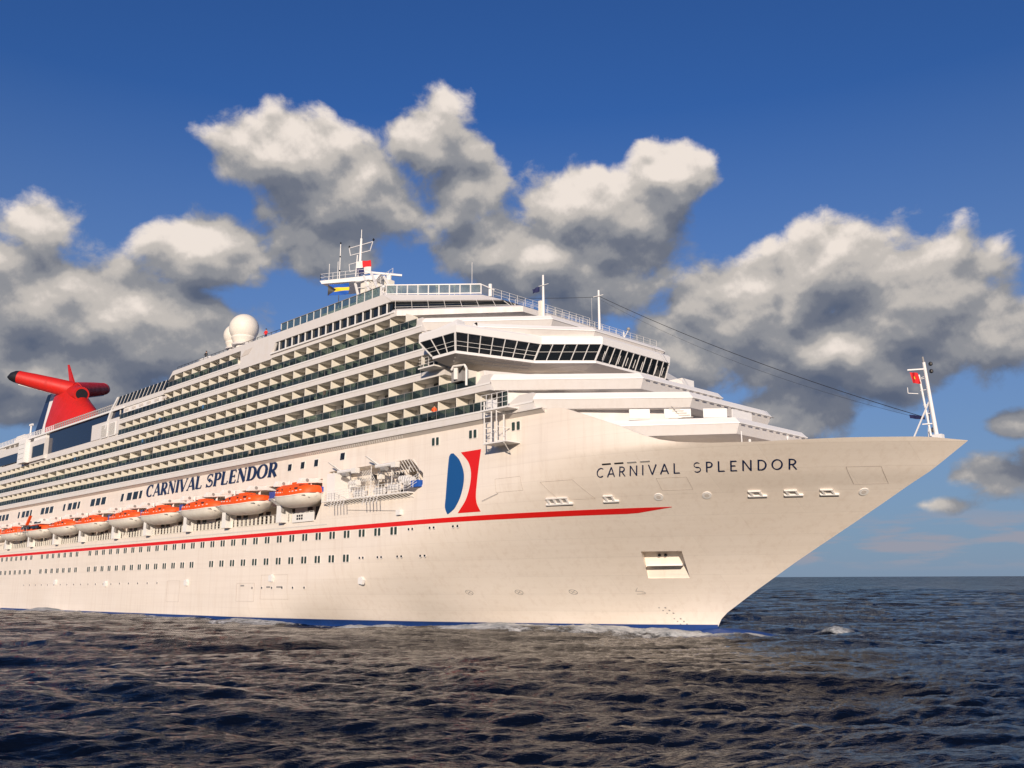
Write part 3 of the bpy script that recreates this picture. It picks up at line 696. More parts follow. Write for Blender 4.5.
# bright wind shelters on the lowest terrace
b = MB()
for (t0, t1) in ((.02, .22), (.36, .62), (.74, .97)):
    wallquad(b, (49.5, -13.0), (56.3, -6.3), t0, t1, 19.45, 20.3, 'bright', 0.12)
wallquad(b, (56.3, -6.2), (56.3, 6.2), 0.02, 0.30, 19.45, 20.3, 'bright', 0.12)
b.build('wind_shelter', ship)
b = MB(); b.beam((52.6, -10.3, 20.5), (53.4, -9.0, 18.9), .06, 'grey')
for k in range(6): b.beam((52.2 + k * .2, -10.6 + k * .2, 20.5 - .2 * k), (53.0 + k * .2, -9.9 + k * .2, 20.5 - .2 * k), .05, 'soffit')
b.build('stairway', ship)
b = MB()
for x, y, z in ((62.0, -6.5, 16.1), (59.5, -8.6, 15.9)): b.tube((x, y, 15.2), (x, y, z + .7), 0.06, 'steel'); b.tube((x, y, z + .65), (x, y, z + .9), 0.12, 'steel')
b.tube((57.8, -7.0, 15.4), (57.8, -7.0, 17.9), .05, 'bright'); b.build('deck_post', ship)

# upper side: wall strips, sill, gallery windows, parapet
for s in (1, -1):
    b = MB()
    def bx(x0, x1, ya, yb, z0, z1, m):
        y0, y1 = sorted((-ya * s, -yb * s)); b.box(x0, x1, y0, y1, z0, z1, m)
    def sd(p, ya, yb, m):
        y0, y1 = sorted((-ya * s, -yb * s)); b.side(p, y0, y1, m)
    # around the upper balcony row: parapet above, ends
    sd([(-36.8, 36.35), (-35.3, 37.7), (-14.2, 37.8), (-14.2, 37.0), (-35.4, 37.0)], 18.0, 16.3, 'white')
    sd([(-14.2, 34.3), (-5.9, 34.3), (-5.9, 34.8), (-5.9, 35.1), (-4.9, 36.5), (-4.9, 37.72), (-14.2, 37.8)], 18.0, 16.3, 'white')
    sd([(-38.0, 34.5), (-14.2, 34.5), (-14.2, 35.24), (-37.1, 35.24)], 18.002, 16.3, 'white')
    bx(-57.5, -38.0, 18.0, 16.3, 34.35, 35.1, 'white')
    bx(-5.9, 20.2, 18.0, 16.3, 34.42, 34.90, 'white')
    bx(-5.9, 20.8, 18.22, 17.9, 34.90, 35.10, 'bright')
    sd([(-4.9, 36.45), (20.0, 36.45), (18.4, 37.65), (-4.9, 37.72)], 18.0, 16.3, 'white')
    b.build('upper_side_wall', ship)
b = MB(); b.box(-5.6, 19.9, -17.7, -17.62, 35.1, 36.45, 'glass'); b.side([(-5.9, 35.1), (-5.6, 35.1), (-4.9, 36.45), (-5.2, 36.45)], -17.9, -17.6, 'white')
g = b.build('gallery_window', ship)
b = MB(); x = -4.2
while x < 20: b = MB(); b.box(x - .035, x + .035, -17.93, -17.75, 35.1, 36.45, 'bright'); b.build('gallery_mullion', g); x += 1.55
# gallery around the front chamfer
def ring3(pts2, z): return [(x, y, z) for x, y in pts2] 
b = MB()
sill_o = ring_pts(20.0, (21.2, -18.1), (32.3, -8.9)); sill_i = ring_pts(20.0, (19.5, -17.0), (29.5, -8.2))
b.loft([ring3(ring_pts(20.0, (20.8, -17.2), (31.0, -8.6)), 34.35), ring3(sill_o, 34.45), ring3(sill_o, 35.1), ring3(ring_pts(20.0, (20.8, -17.8), (31.6, -8.7)), 35.42), ring3(ring_pts(20.0, (19.6, -17.0), (29.5, -8.2)), 35.44)], 'white', cap=True, closed=False)
b.build('gallery_sill', ship)
b = MB(); b.loft([ring3(ring_pts(20.0, (20.4, -17.6), (30.6, -8.8)), 35.2), ring3(ring_pts(19.9, (20.0, -17.6), (28.9, -9.0)), 36.5)], 'glass', cap=False, closed=False)
g = b.build('gallery_window', ship); b = MB()
for t in np.linspace(0, 1, 8):
    p = Vector((20.5, -17.75, 35.2)).lerp(Vector((30.8, -8.75, 35.2)), t); q = Vector((20.45, -17.75, 36.5)).lerp(Vector((29.9, -8.8, 36.5)), t); b = MB(); b.beam(p, q, .035, 'steel'); b.build('gallery_mullion', g)
for t in np.linspace(0, 1, 12): b = MB(); b.beam((30.8, -8.75 + 17.5 * t, 35.2), (29.1, -8.75 + 17.5 * t, 36.5), .06, 'steel'); b.build('gallery_mullion', g)
b = MB(); b.beam((20.35, -17.75, 35.75), (30.2, -8.85, 35.75), .03, 'steel'); b.build('gallery_rail', g)
b = MB()
b.loft([ring3(ring_pts(20.0, (20.2, -17.9), (29.0, -9.1)), 36.42), ring3(ring_pts(20.0, (20.3, -18.0), (29.3, -9.1)), 36.5), ring3(ring_pts(18.38, (18.4, -18.0), (26.4, -9.7)), 37.65), ring3(ring_pts(17, (18.0, -17.0), (25.8, -9.2)), 37.66)], 'white', cap=True, closed=False)
b.build('gallery_fascia', ship)
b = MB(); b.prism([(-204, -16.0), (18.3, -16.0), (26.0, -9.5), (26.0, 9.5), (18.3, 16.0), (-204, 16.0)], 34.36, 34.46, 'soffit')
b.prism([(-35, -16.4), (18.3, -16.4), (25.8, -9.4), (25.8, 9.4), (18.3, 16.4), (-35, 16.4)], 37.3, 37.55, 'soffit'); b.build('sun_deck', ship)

for s in (1, -1):
    for P in ([(34.3, 24.24), (36.42, 24.24), (36.42, 25.12), (35.2, 25.12)], [(38.6, 21.5), (42.22, 21.5), (42.22, 22.32), (40.4, 22.32)]):
        b = MB(); y0, y1 = sorted((-18.03 * s, -17.3 * s)); b.side(P, y0, y1, 'white'); b.build('terrace_side_panel', ship)
# triangular ends of the balcony sides towards the bridge
for s in (1, -1):
    b = MB(); y0, y1 = sorted((-18.003 * s, -17.0 * s))
    b.side([(24.0, 31.8), (25.6, 31.8), (25.6, 33.33), (25.1, 33.33)], y0, y1, 'white'); b.build('terrace_end', ship)

# aft upper side: navy glazing, grilles, cabinet, dark band, open promenade
b = MB()
b.box(-116, -54.8, -17.9, -16.2, G(3) - 0.75, 30.08, 'white'); b.box(-204, -116, -17.9, -16.2, G(3) - .75, 34.3, 'white')
b.box(-116, -54.8, -16.4, -16.0, 30.08, 34.3, 'white'); b.box(-116, -54.8, 16.2, 17.9, G(3) - .75, 34.3, 'white')
b.box(-116, -54.8, -16.4, 16.4, 29.0, 29.4, 'white')
b.side([(-117.5, 32.2), (-102, 32.2), (-89.5, 32.95), (-89.5, 33.0), (-117.5, 33.9)], -17.95, -16.3, 'white')
b.side([(-66.3, 30.08), (-54.6, 30.08), (-54.6, 33.0), (-59.6, 33.0), (-59.6, 32.9), (-66.3, 32.9)], -18.03, -16.3, 'white')
b.build('aft_side_wall', ship)
b = MB(); b.side([(-88.6, 30.1), (-66.3, 30.1), (-66.3, 32.9), (-60.4, 32.9), (-60.1, 34.3), (-88.7, 34.3)], -17.7, -16.35, 'navyglass')
b.side([(-59.4, 33.05), (-54.5, 32.9), (-53.2, 34.3), (-58.6, 34.3)], -17.75, -16.35, 'navyglass'); b.build('navy_window_wall', ship)
b = MB(); b.box(-117.5, -101.9, -18.0, -16.3, 30.3, 32.2, 'navyglass'); b.build('dark_window_band', ship)
for x in (-61.8, -58.4):
    b = MB(); b.box(x, x + 2.7, -18.1, -18.0, 29.9 + .1, 32.4, 'bright')
    for k in range(9): b.box(x + .2 + k * .26, x + .3 + k * .26, -18.14, -18.08, 30.15, 32.25, 'grille')
    b.build('vent_grille', ship)
b = MB(); b.box(-101.3, -88.8, -18.4, -16.2, 29.3, 33.4, 'white'); b.box(-101.6, -97.5, -19.2, -18.3, 29.3, 33.95, 'bright'); b.box(-95.5, -88.95, -18.46, -18.38, 30.0, 32.3, 'glass')
b.box(-96.5, -90.0, -18.0, -16.2, 33.4, 34.1, 'bright')
for z in (30.2, 31.2, 32.2, 33.1): b.box(-101.1, -98.0, -19.24, -19.19, z, z + .06, 'grille')
b.build('side_lift_housing', ship)
b = MB()
b.box(-204, -53.0, -18.1, -16.0, 34.3, 34.62, 'bright'); b.box(-204, -53.0, 16.0, 18.1, 34.3, 34.62, 'bright')
for x in np.arange(-118, -88, 3.1): b.beam((x, -17.8, 32.9), (x, -17.8, 34.3), .14, 'bright')
b.build('promenade_deck_edge', ship)
b = MB(); x = -130.0
b.box(-130, -58, -18.0, -17.94, 35.5, 35.58, 'steel'); b.box(-130, -58, -18.0, -17.96, 35.05, 35.1, 'steel')
while x < -58: b.box(x, x + (0.30 if x > -86 else .16), -18.02, -17.92, 34.62, 35.7 if x > -86 else 35.55, 'bright' if x < -86 else 'grey'); x += 0.95
b.build('promenade_railing', ship)
for i in range(13):
    x = -56.6 + i * 1.5; b = MB(); b.side([(x, 35.12), (x + .75, 35.12), (x + 2.0, 36.6), (x + 1.25, 36.6)], -17.95, -16.8, 'glass'); b.side([(x - .16, 35.12), (x, 35.12), (x + 1.25, 36.6), (x + 1.09, 36.6)], -18.0, -17.7, 'bright'); b.build('slanted_window', ship)
b = MB(); b.side([(-58.5, 34.62), (-57.9, 34.62), (-55.4, 36.6), (-56.1, 36.6)], -18.1, -17.0, 'bright'); b.side([(-60.4, 31.5), (-59.9, 31.5), (-57.9, 34.4), (-58.6, 34.4)], -18.15, -17.6, 'bright'); b.build('frame_strut', ship)
# blind openings aft in the fourth row
b = MB()
for k in range(6): x = -53 + k * 2.87; b.box(x, x + 1.6, -17.9, -17.84, 33.7, 34.1, 'soffit')
b.box(-53.5, -39, -17.84, -16.3, 33.42, 34.36, 'bright'); b.build('blind_panel', ship)
# stepped cabin block and vents on top
b = MB(); b.box(-27.6, -24.5, -17.6, -15, 37.55, 38.3, 'bright'); b.build('roof_locker', ship)
b = MB(); b.side([(-14.0, 36.05), (-12.0, 36.15), (-11.0, 36.9), (-13.0, 36.8)], -18.05, -17.99, 'soffit')
b.build('side_recess', ship)
b = MB(); b.box(-34, -4.2, -17.9, -17.86, 38.1, 38.15, 'black')
x = -34
while x < -4: b.box(x, x + .05, -17.9, -17.86, 37.6, 38.1, 'black'); x += 1.2
b.build('roof_railing', ship)
b = MB(); b.box(-4.2, 17.5, -17.7, -17.66, 37.66, 38.9, 'screen'); g = b.build('glass_windbreak', ship)
b = MB(); x = -4.2
while x < 17.6: b.box(x, x + .08, -17.78, -17.64, 37.6, 38.95, 'steel'); x += 1.55
b.box(-4.2, 17.6, -17.78, -17.64, 38.9, 38.97, 'grey'); b.build('windbreak_post', g)
# white framed windbreak round the front of the top deck
b = MB(); A1, B1 = Vector((18.5, -17.6, 37.66)), Vector((26.5, -9.9, 37.66)); N = 9; Z = Vector((0, 0, 1))
for i in range(N + 1):
    p = A1.lerp(B1, i / N); b.beam(p, p + Z * 1.15, .11, 'bright')
b.beam(A1 + Z * 1.2, B1 + Z * 1.2, .13, 'bright'); b.beam(A1 + Z * .12, B1 + Z * .12, .1, 'bright')
b.beam(A1 - Vector((1.0, 0, 0)), A1 + Vector((-1.0, 0, 1.6)), .2, 'bright'); b.beam(B1 + Z * 1.2, B1 + Vector((0.4, 1.8, .8)), .1, 'bright')
b.tube(B1 + Vector((.1, 1.4, 0)), B1 + Vector((.1, 1.4, 1.5)), .22, 'bright'); fr = b.build('framed_windbreak', ship)
b = MB(); b.hexa([A1 + Z * .1, B1 + Z * .1, B1 + Vector((.02, .02, .1)), A1 + Vector((.02, .02, .1))], [A1 + Z * 1.15, B1 + Z * 1.15, B1 + Vector((.02, .02, 1.15)), A1 + Vector((.02, .02, 1.15))], 'screen'); b.build('windbreak_glass', fr)
b = MB()
def rail(b, P, h=1.05, sp=1.3, m='steel', r=.035, mids=2):
    for a, c in zip(P, P[1:]):
        a = Vector(a); c = Vector(c); n = max(1, int((c - a).length / sp))
        for i in range(n + 1): p = a.lerp(c, i / n); b.beam(p, p + Z * h, r, m)
        for j in range(mids + 1): b.beam(a + Z * h * (j + 1) / (mids + 1), c + Z * h * (j + 1) / (mids + 1), r * .8, m)
rail(b, [(26.9, -8.3, 37.6), (26.9, 9.5, 37.6)]); rail(b, [(35.6, -8.4, 33.35), (35.6, 12, 33.35)], .95)
rail(b, [(31.0, -8.8, 35.2), (31.0, 11, 35.2)], 1.0)
b.build('front_railing', ship)
b = MB()
for i in range(5):
    p = A1.lerp(B1, i / 5.2) + Vector((-2.5, 1.5, 0)); b = MB(); b.tube(p, p + Z * 1.9, .04, 'steel', 6); b.lathe(p + Z * 1.9, [(.02, -.15), (.18, -.05), (.18, .1), (.02, .25)], 'bright', 10); b.build('roof_antenna', ship)
b = MB(); b.tube((24.5, -9.5, 38.4), (24.5, -9.5, 42.2), .03, 'steel', 5); b.build('roof_antenna', ship)

# ------------------------------------------------------------ navigation bridge with wings
def sym(p): return p + [(x, -y) for x, y in p[::-1]]
wb = sym([(29.5, -18.0), (29.8, -20.0), (33.4, -20.0), (36.0, -11.1), (40.5, -6.4)])
wt = sym([(28.2, -18.0), (28.5, -20.7), (34.1, -20.7), (36.8, -10.9), (41.3, -6.2)])
ZB, ZT = 27.75, 29.4
b = MB()
so_ = lambda dx, dy, z: [(x + dx * (1 if x > 30 else -0.5), y + (dy if y < 0 else -dy), z) for x, y in wb]
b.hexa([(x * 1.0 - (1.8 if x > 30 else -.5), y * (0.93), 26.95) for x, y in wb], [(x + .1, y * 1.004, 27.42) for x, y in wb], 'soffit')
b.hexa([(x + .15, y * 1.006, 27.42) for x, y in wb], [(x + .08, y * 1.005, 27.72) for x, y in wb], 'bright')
base = b.build('bridge_floor', ship)
b = MB()
for t in np.linspace(0.04, 0.98, 9):
    p = Vector((33.4, -20.0, 27.40)).lerp(Vector((36.0, -11.1, 27.40)), t); q = Vector((31.4, -18.6, 26.98)).lerp(Vector((34.2, -10.3, 26.98)), t); b.beam(p - Z * .02, q - Z * .03, .05, 'white')
for e in (.35, .7): b.beam(Vector((33.4, -20.0, 27.38)).lerp(Vector((31.4, -18.6, 26.93)), e), Vector((36.0, -11.1, 27.38)).lerp(Vector((34.2, -10.3, 26.93)), e), .05, 'white')
b.build('soffit_frame', base)
b = MB(); n = len(wb)
b.add([(x, y, ZB - .03) for x, y in wb] + [(x, y, ZT) for x, y in wt], [(i, (i + 1) % n, n + (i + 1) % n, n + i) for i in range(n) if i != n - 1], 'glass')
gl = b.build('bridge_window', ship)
b = MB()
def mull(a, c, e, g, N, r=.07, skip0=False):
    a, c, e, g = [Vector(p) for p in (a, c, e, g)]
    for i in range(1 if skip0 else 0, N + 1):
        p = a.lerp(c, i / N); q = e.lerp(g, i / N); n_ = Vector(((c - a).y, -(c - a).x, 0)).normalized() * .05; b_ = MB(); b_.beam(p + n_, q + n_, r * (1.7 if i in (0, N) else 1), 'bright'); b_.build('window_mullion', gl)
W3 = lambda P, z: [(x, y, z) for x, y in P]
LB, LT = W3(wb, ZB), W3(wt, ZT)
for i, N in ((0, 1), (1, 3), (2, 7), (3, 5), (4, 11), (5, 5), (6, 7)): mull(LB[i], LB[i + 1], LT[i], LT[i + 1], N)
b = MB()
for e in (.28,):
    for i in (1, 2): b.beam(Vector(LB[i]).lerp(Vector(LT[i]), e) + Vector((.03, -.03, 0)), Vector(LB[i + 1]).lerp(Vector(LT[i + 1]), e) + Vector((.03, -.03, 0)), .035, 'steel')
for i in (1, 2, 3): b.beam(Vector(LB[i]).lerp(Vector(LT[i]), .52) + Vector((.04, -.04, 0)), Vector(LB[i + 1]).lerp(Vector(LT[i + 1]), .52) + Vector((.04, -.04, 0)), .03, 'steel')
b.build('grab_rail', gl)
for i in range(9):
    y = -5.8 + i * 1.35; b = MB(); b.beam((41.0, y, 27.8), (41.35, y + .1, 28.7), .05, 'steel'); b.build('wiper_arm', gl)
b = MB()
def ringoff(P, k, z): return [(x + (k if x > 30 else -k * .4), y * (1 + k * .012), z) for x, y in P]
b.loft([ringoff(wt, -.3, ZT - .05), ringoff(wt, .12, ZT), ringoff(wt, .2, 30.1), ringoff(wt, 0.0, 30.32), ringoff(wt, -.8, 30.42)], 'bright')
# raised outboard cheeks of the wings
for s in (1, -1):
    b.hexa([(28.4, -20.75 * s, 30.0), (34.3, -20.75 * s, 30.0), (34.0, -19.0 * s, 30.0), (28.6, -19.0 * s, 30.0)], [(29.5, -20.3 * s, 30.35), (34.0, -20.3 * s, 30.85), (33.9, -19.3 * s, 30.85), (29.5, -19.3 * s, 30.35)], 'bright')
b.build('bridge_roof', ship)
b = MB()
# equipment platform aft of the wing
b.box(27.0, 29.6, -19.6, -18.0, 26.9, 27.05, 'steel'); rail(b, [(27.0, -19.55, 27.05), (29.5, -19.55, 27.05)], 1.0, .8, 'steel', .04); rail(b, [(27.0, -18.1, 27.05), (27.0, -19.55, 27.05)], 1.0, .8, 'steel', .04)
b.build('wing_platform', ship)
b = MB()
# davit arch and gear under the wing
P = [(33.2, -18.3, 24.4), (33.2, -18.3, 26.2), (32.9, -18.3, 26.6), (31.2, -18.3, 26.75), (30.9, -18.3, 26.4)]
for a, c in zip(P, P[1:]): b.tube(a, c, .13, 'bright')
b.box(31.0, 32.6, -18.4, -17.4, 25.0, 26.1, 'grey'); b.tube((31.8, -18.5, 25.2), (31.8, -18.5, 26.4), .25, 'steel'); b.tube((32.3, -18.5, 25.9), (32.9, -18.4, 26.5), .1, 'black'); b.build('rescue_davit', ship)

# side pilot ladder tower on the hull
b = MB()
for x in (36.9, 37.9, 38.6): 
    b.beam((x, -19.3, 17.9), (x, -19.3, 22.0), .09, 'bright')
b.beam((38.6, -18.3, 17.9), (38.6, -18.3, 21.2), .12, 'bright'); b.beam((36.9, -18.3, 17.9), (36.9, -18.3, 21.2), .12, 'bright')
for z in np.arange(18.2, 22, .55): b.beam((36.9, -19.3, z), (37.9, -19.3, z), .06, 'bright')
for z in (18.0, 19.4, 20.8): b.beam((38.6, -17.5, z), (38.6, -19.3, z), .08, 'bright'); b.beam((36.9, -17.5, z), (36.9, -19.3, z), .08, 'bright')
b.box(36.6, 40.3, -19.5, -17.9, 21.0, 21.15, 'bright'); rail(b, [(36.6, -19.45, 21.1), (40.3, -19.45, 21.1)], 1.5, .62, 'bright', .05, 2)
b.box(39.2, 40.2, -19.45, -19.35, 21.2, 22.5, 'balglass'); b.box(36.8, 37.6, -18.9, -18.2, 21.15, 22.2, 'bright')
b.box(36.8, 40.0, -19.4, -17.5, 17.75, 17.88, 'bright'); rail(b, [(37.8, -19.35, 17.88), (40.0, -19.35, 17.88)], .9, .6, 'bright', .045, 1)
b.beam((38.8, -17.6, 16.9), (39.6, -19.3, 17.7), .08, 'bright'); b.build('access_tower', ship)

# ------------------------------------------------------------ lifeboat deck details inside the recess
b = MB()
for x in np.arange(-118, 6, 1): pass
rail(b, [(-118, -17.35, 12.3), (4.9, -17.35, 12.3)], 1.15, .95, 'white', .04, 2)
b.build('promenade_rail', ship)
b = MB(); x = -117.0; b.box(-117.0, 4.5, -17.37, -17.31, 12.33, 12.40, 'deckwhite')
while x < 4: b.box(x, x + .45, -17.36, -17.3, 12.35, 13.35, 'deckwhite'); x += 1.05
b.build('rail_panel', ship)['kind'] = 'stuff'
for x in np.arange(-112, 3, 6.1):
    for dx in (0, 1.9):
        b = MB(); b.box(x + dx, x + dx + 1.15, -13.66, -13.58, 12.9, 14.5, 'dark'); b.build('deck_window', ship)
for x in (1.0, 3.2, 5.0): b = MB(); b.box(x - .35, x + .45, -13.68, -13.58, 13.5, 14.6, 'dark'); b.build('deck_window', ship)
b = MB(); b.box(-204, 6.5, -15.0, -13.55, 14.95, 15.15, 'white'); b.box(0.5, 5.2, -17.6, -17.42, 12.2, 13.3, 'bright')
for i in range(3):
    for j in range(2): b.box(1.6 + i * .5, 1.9 + i * .5, -17.65, -17.6, 12.5 + j * .35, 12.75 + j * .35, 'dark')
b.build('recess_gallery', ship)

# windows in the name wall
def slantwin(x, z0, z1, wd, m='glass', y=-17.4, sl=0.45):
    b = MB(); b.side([(x, z0), (x + wd, z0), (x + wd + sl, z1), (x + sl, z1)], y - 0.05, y + .05, 'steel')
    b.side([(x + .09, z0 + .09), (x + wd - .07, z0 + .09), (x + wd - .07 + sl * .88, z1 - .09), (x + .09 + sl * .88, z1 - .09)], y - .07, y, m); b.build('name_wall_window', ship)
for x in (4.6, 1.6, -1.35): slantwin(x, 18.75, 19.75, .95, 'glass', sl=.12)
slantwin(10.1, 19.0, 20.0, 1.0, 'glass', sl=.12)
for (x0, n) in ((-52.6, 4), (-65.4, 3), (-78.4, 4), (-90.0, 3), (-103.2, 4), (-115.5, 3)):
    for i in range(n): slantwin(x0 + i * 2.35, 18.35, 19.75, 1.9 if not (n == 4 and i in (0, 3)) else 1.1, 'glass')

# davits: arms above and pillars below each lifeboat
boats = [(3.1, 8.0), (-9.6, 10.6), (-21.0, 10.6), (-34.3, 10.8), (-46.4, 10.8), (-60.4, 11.0), (-73.0, 10.8), (-86.2, 11.2), (-100.0, 10.8), (-112.0, 10.6)]
for i, (cx, L) in enumerate(boats):
    for e in (-1, 1):
        x = cx + e * L * 0.33; b = MB()
        b.side([(x - .28, 17.19), (x + .28, 17.19), (x + .28, 16.75), (x - .28, 16.75)], -20.0, -14.2, 'bright')
        b.hexa([(x - .25, -20.3, 16.5), (x + .25, -20.3, 16.5), (x + .25, -17.6, 16.75), (x - .25, -17.6, 16.75)], [(x - .25, -20.2, 16.95), (x + .25, -20.2, 16.95), (x + .25, -17.6, 17.3), (x - .25, -17.6, 17.3)], 'bright')
        b.tube((x, -18.4, 16.1), (x, -18.4, 16.8), .06, 'steel', 6); b.tube((x - .35, -19.2, 16.95), (x + .35, -19.2, 16.95), .2, 'grey', 10)
        b.build('davit_arm', ship)
pill = sorted([cx - L / 2 - .6 for cx, L in boats])
for x in pill:
    b = MB(); b.side([(x - .55, 12.3), (x + .55, 12.3), (x + .75, 15.6), (x - .5, 15.6)], -18.3, -16.8, 'bright')
    b.hexa([(x - .4, -18.0, 14.2), (x + .4, -18.0, 14.2), (x + .4, -17.0, 14.2), (x - .4, -17.0, 14.2)], [(x - .4, -19.6, 15.2), (x + .4, -19.6, 15.2), (x + .4, -17.0, 15.4), (x - .4, -17.0, 15.4)], 'bright')
    b.box(x - .6, x - .2, -18.0, -17.2, 15.6, 17.2, 'bright'); b.build('davit_pillar', ship)
b = MB()
for x in (-3.2 + 1.1, -26.9, -52.5, -78.6, -104.8, -40.0):
    for k in range(3): b.box(x - .9 + k * .55, x - .62 + k * .55, -18.9, -18.5, 15.1, 16.2, 'locker')
    b.box(x - 1.0, x + .7, -18.95, -18.88, 15.25, 15.33, 'bright')
b.box(6.2, 6.9, -18.0, -17.4, 15.6, 16.2, 'flagblue')
b.build('locker_panel', ship)

# raft embarkation recess
b = MB()
b.box(8.0, 24.0, -18.4, -15.2, 14.15, 14.3, 'steel')
for k in range(26):
    x = 8.4 + k * .62; b.beam((x, -18.4, 14.15), (x + .2, -17.4, 13.7), .045, 'bright')
for k in range(10): x = 10.2 + k * .62 + (3.2 if k > 4 else 0); b.beam((x, -18.4, 14.2), (x + 1.0, -19.4, 13.2), .07, 'bright'); 
rail(b, [(8.0, -18.35, 14.3), (24.0, -18.35, 14.3), (25.3, -17.8, 15.1)], 1.1, .55, 'bright', .045, 3)
b.build('raft_platform', ship)
b = MB()
for k in range(12): x = 18.4 + k * .5; b.beam((x, -17.5, 17.85), (x + 1.0, -17.3, 16.5), .05, 'bright')
for k in range(10): x = 12.8 + k * .3; b.beam((x, -17.0, 17.5), (x + 1.2, -17.1, 16.2), .045, 'bright')
for x in (8.8, 12.2, 16.2, 20.0): b.beam((x, -17.3, 14.3), (x, -17.3, 17.8), .07, 'bright')
b.box(8.0, 9.6, -17.7, -15.3, 14.3, 17.6, 'bright')
rail(b, [(10, -16.2, 16.0), (23, -16.2, 16.0)], .9, .7, 'steel', .04, 1)
b.build('recess_framework', ship)
for x in (11.0, 18.3):
    b = MB(); b.hexa([(x, -17.6, 17.3), (x + .5, -17.6, 17.3), (x + .5, -17.2, 17.3), (x, -17.2, 17.3)], [(x - 1.1, -19.0, 18.7), (x - .9, -19.0, 18.7), (x - .9, -18.8, 18.7), (x - 1.1, -18.8, 18.7)], 'bright')
    b.tube((x, -18.2, 17.5), (x + 3.6, -18.2, 17.5), .22, 'bright'); b.tube((x + 1.2, -18.3, 17.1), (x + 2.0, -18.3, 17.1), .3, 'grey'); b.box(x + 3, x + 3.8, -18.5, -17.9, 17.1, 17.7, 'steel'); b.build('raft_davit', ship)
for i in range(16):
    x = 10.2 + random.random() * 13; z = random.choice([14.4, 15.3, 16.3]); s_ = random.uniform(.25, .5); b = MB()
    b.box(x, x + s_ * 1.4, -16.8, -16.8 + s_, z, z + s_ * 1.5, random.choice(['grey', 'dark', 'steel', 'chair'])); b.tube((x + .1, -16.9, z + s_), (x + .5, -17.1, z + s_ * 1.8), .07, 'steel', 6); b.build('winch_box', ship)
b = MB(); b.box(24.1, 25.35, -17.9, -17.3, 14.75, 15.45, 'flagblue'); b.build('gear_cover', ship)
b = MB(); b.beam((12.0, -17.5, 13.1), (21.4, -17.55, 12.45), .03, 'grey'); b.box(21.4, 22.1, -17.75, -17.4, 11.95, 12.5, 'bright'); b.beam((34.6, -17.4, 12.6), (36.8, -17.3, 13.2), .03, 'grey'); b.build('gangway_track', ship)

# ------------------------------------------------------------ funnel
f = empty('funnel', (0, 0, 0)); f.parent = ship
b = MB(); rings = []
for z, x0, x1, w_ in ((36.0, -142, -110, 5.0), (44, -141.0, -114.0, 4.4), (48.0, -139.5, -120.5, 3.4), (51.0, -138.0, -124.8, 2.8), (53.4, -136.5, -127.5, 2.2)):
    rings.append([(x0 + (x1 - x0) * (0.5 + 0.5 * math.cos(a)) , w_ * math.sin(a) * (1 if abs(math.sin(a)) > 0 else 1), z) for a in [2 * math.pi * k / 28 for k in range(28)]])
b.loft(rings, 'funred'); b.build('funnel_casing', f, smooth=True)
b = MB(); b.loft([[(x, y, z) for x, y in ((xa, -1.6), (xb, -1.6), (xb, 1.6), (xa, 1.6))] for z, xa, xb in ((36, -144.8, -141.0), (44.0, -143.6, -139.5), (52.2, -139.6, -136.0))], 'bright'); b.build('funnel_trim', f)
b = MB(); b.loft([[(x, y, z) for x, y in ((xa, -1.5), (xb, -1.5), (xb, 1.5), (xa, 1.5))] for z, xa, xb in ((36, -152.0, -144.9), (44.0, -149.0, -143.7), (52.4, -142.5, -139.7))], 'navy'); b.build('funnel_aft_casing', f)
for s in (1, -1):
    b = MB(); a0 = Vector((-128.5, 0, 51.7)); a1 = Vector((-139.3, -12.0 * s, 55.6)); dd = (a1 - a0).normalized(); uu = Vector((0, 0, 1)); vv = dd.cross(uu).normalized(); uu = vv.cross(dd)
    N = 24; R0, R1 = 2.05, 1.6; rings = []
    for t, rr in ((0, R0), (.3, 1.95), (.6, 1.8), (.84, R1)):
        c = a0.lerp(a1, t); rings.append([c + (uu * math.cos(2 * math.pi * k / N) + vv * math.sin(2 * math.pi * k / N)) * rr for k in range(N)])
    b.loft(rings, 'funred'); wing = b.build('funnel_wing', f, smooth=True)
    b = MB(); rings = []
    for t, rr in ((.84, 1.62), (.90, 1.45), (.96, 1.0), (1.0, .25)):
        c = a0.lerp(a1, t) - uu * (1.6 - rr) * 0.4; rings.append([c + (uu * math.cos(2 * math.pi * k / N) + vv * math.sin(2 * math.pi * k / N)) * rr for k in range(N)])
    b.loft(rings, 'black' if s == 1 else 'funred'); b.build('wing_tip', wing, smooth=True)
    b = MB(); b.beam(a0.lerp(a1, .25) - uu * 1.9 + vv * .3, a0.lerp(a1, .82) - uu * 1.65 + vv * .3, .28, 'bright'); b.build('wing_trim', wing)
b = MB(); b.tube((-129, 0, 51.0), (-122.0, -.6, 49.7), 2.2, 'funred', 24, 1.75); b.build('intake_cowl', f, smooth=True)
b = MB(); b.tube((-122.1, -.6, 49.72), (-121.85, -.62, 49.67), 1.3, 'black', 24); b.build('intake_opening', f)
b = MB(); b.hexa([(-131.0, -.25, 52.4), (-128.0, -.25, 52.4), (-128.0, .25, 52.4), (-131.0, .25, 52.4)], [(-134.8, -.12, 59.2), (-134.0, -.12, 59.2), (-134.0, .12, 59.2), (-134.8, .12, 59.2)], 'funred'); b.build('funnel_fin', f)
b = MB(); b.lathe((-133.0, -1.2, 53.3), [(1.0, 0), (1.0, .5), (.6, .9), (.1, 1.05)], 'bright', 14); b.build('vent_cap', f, smooth=True)

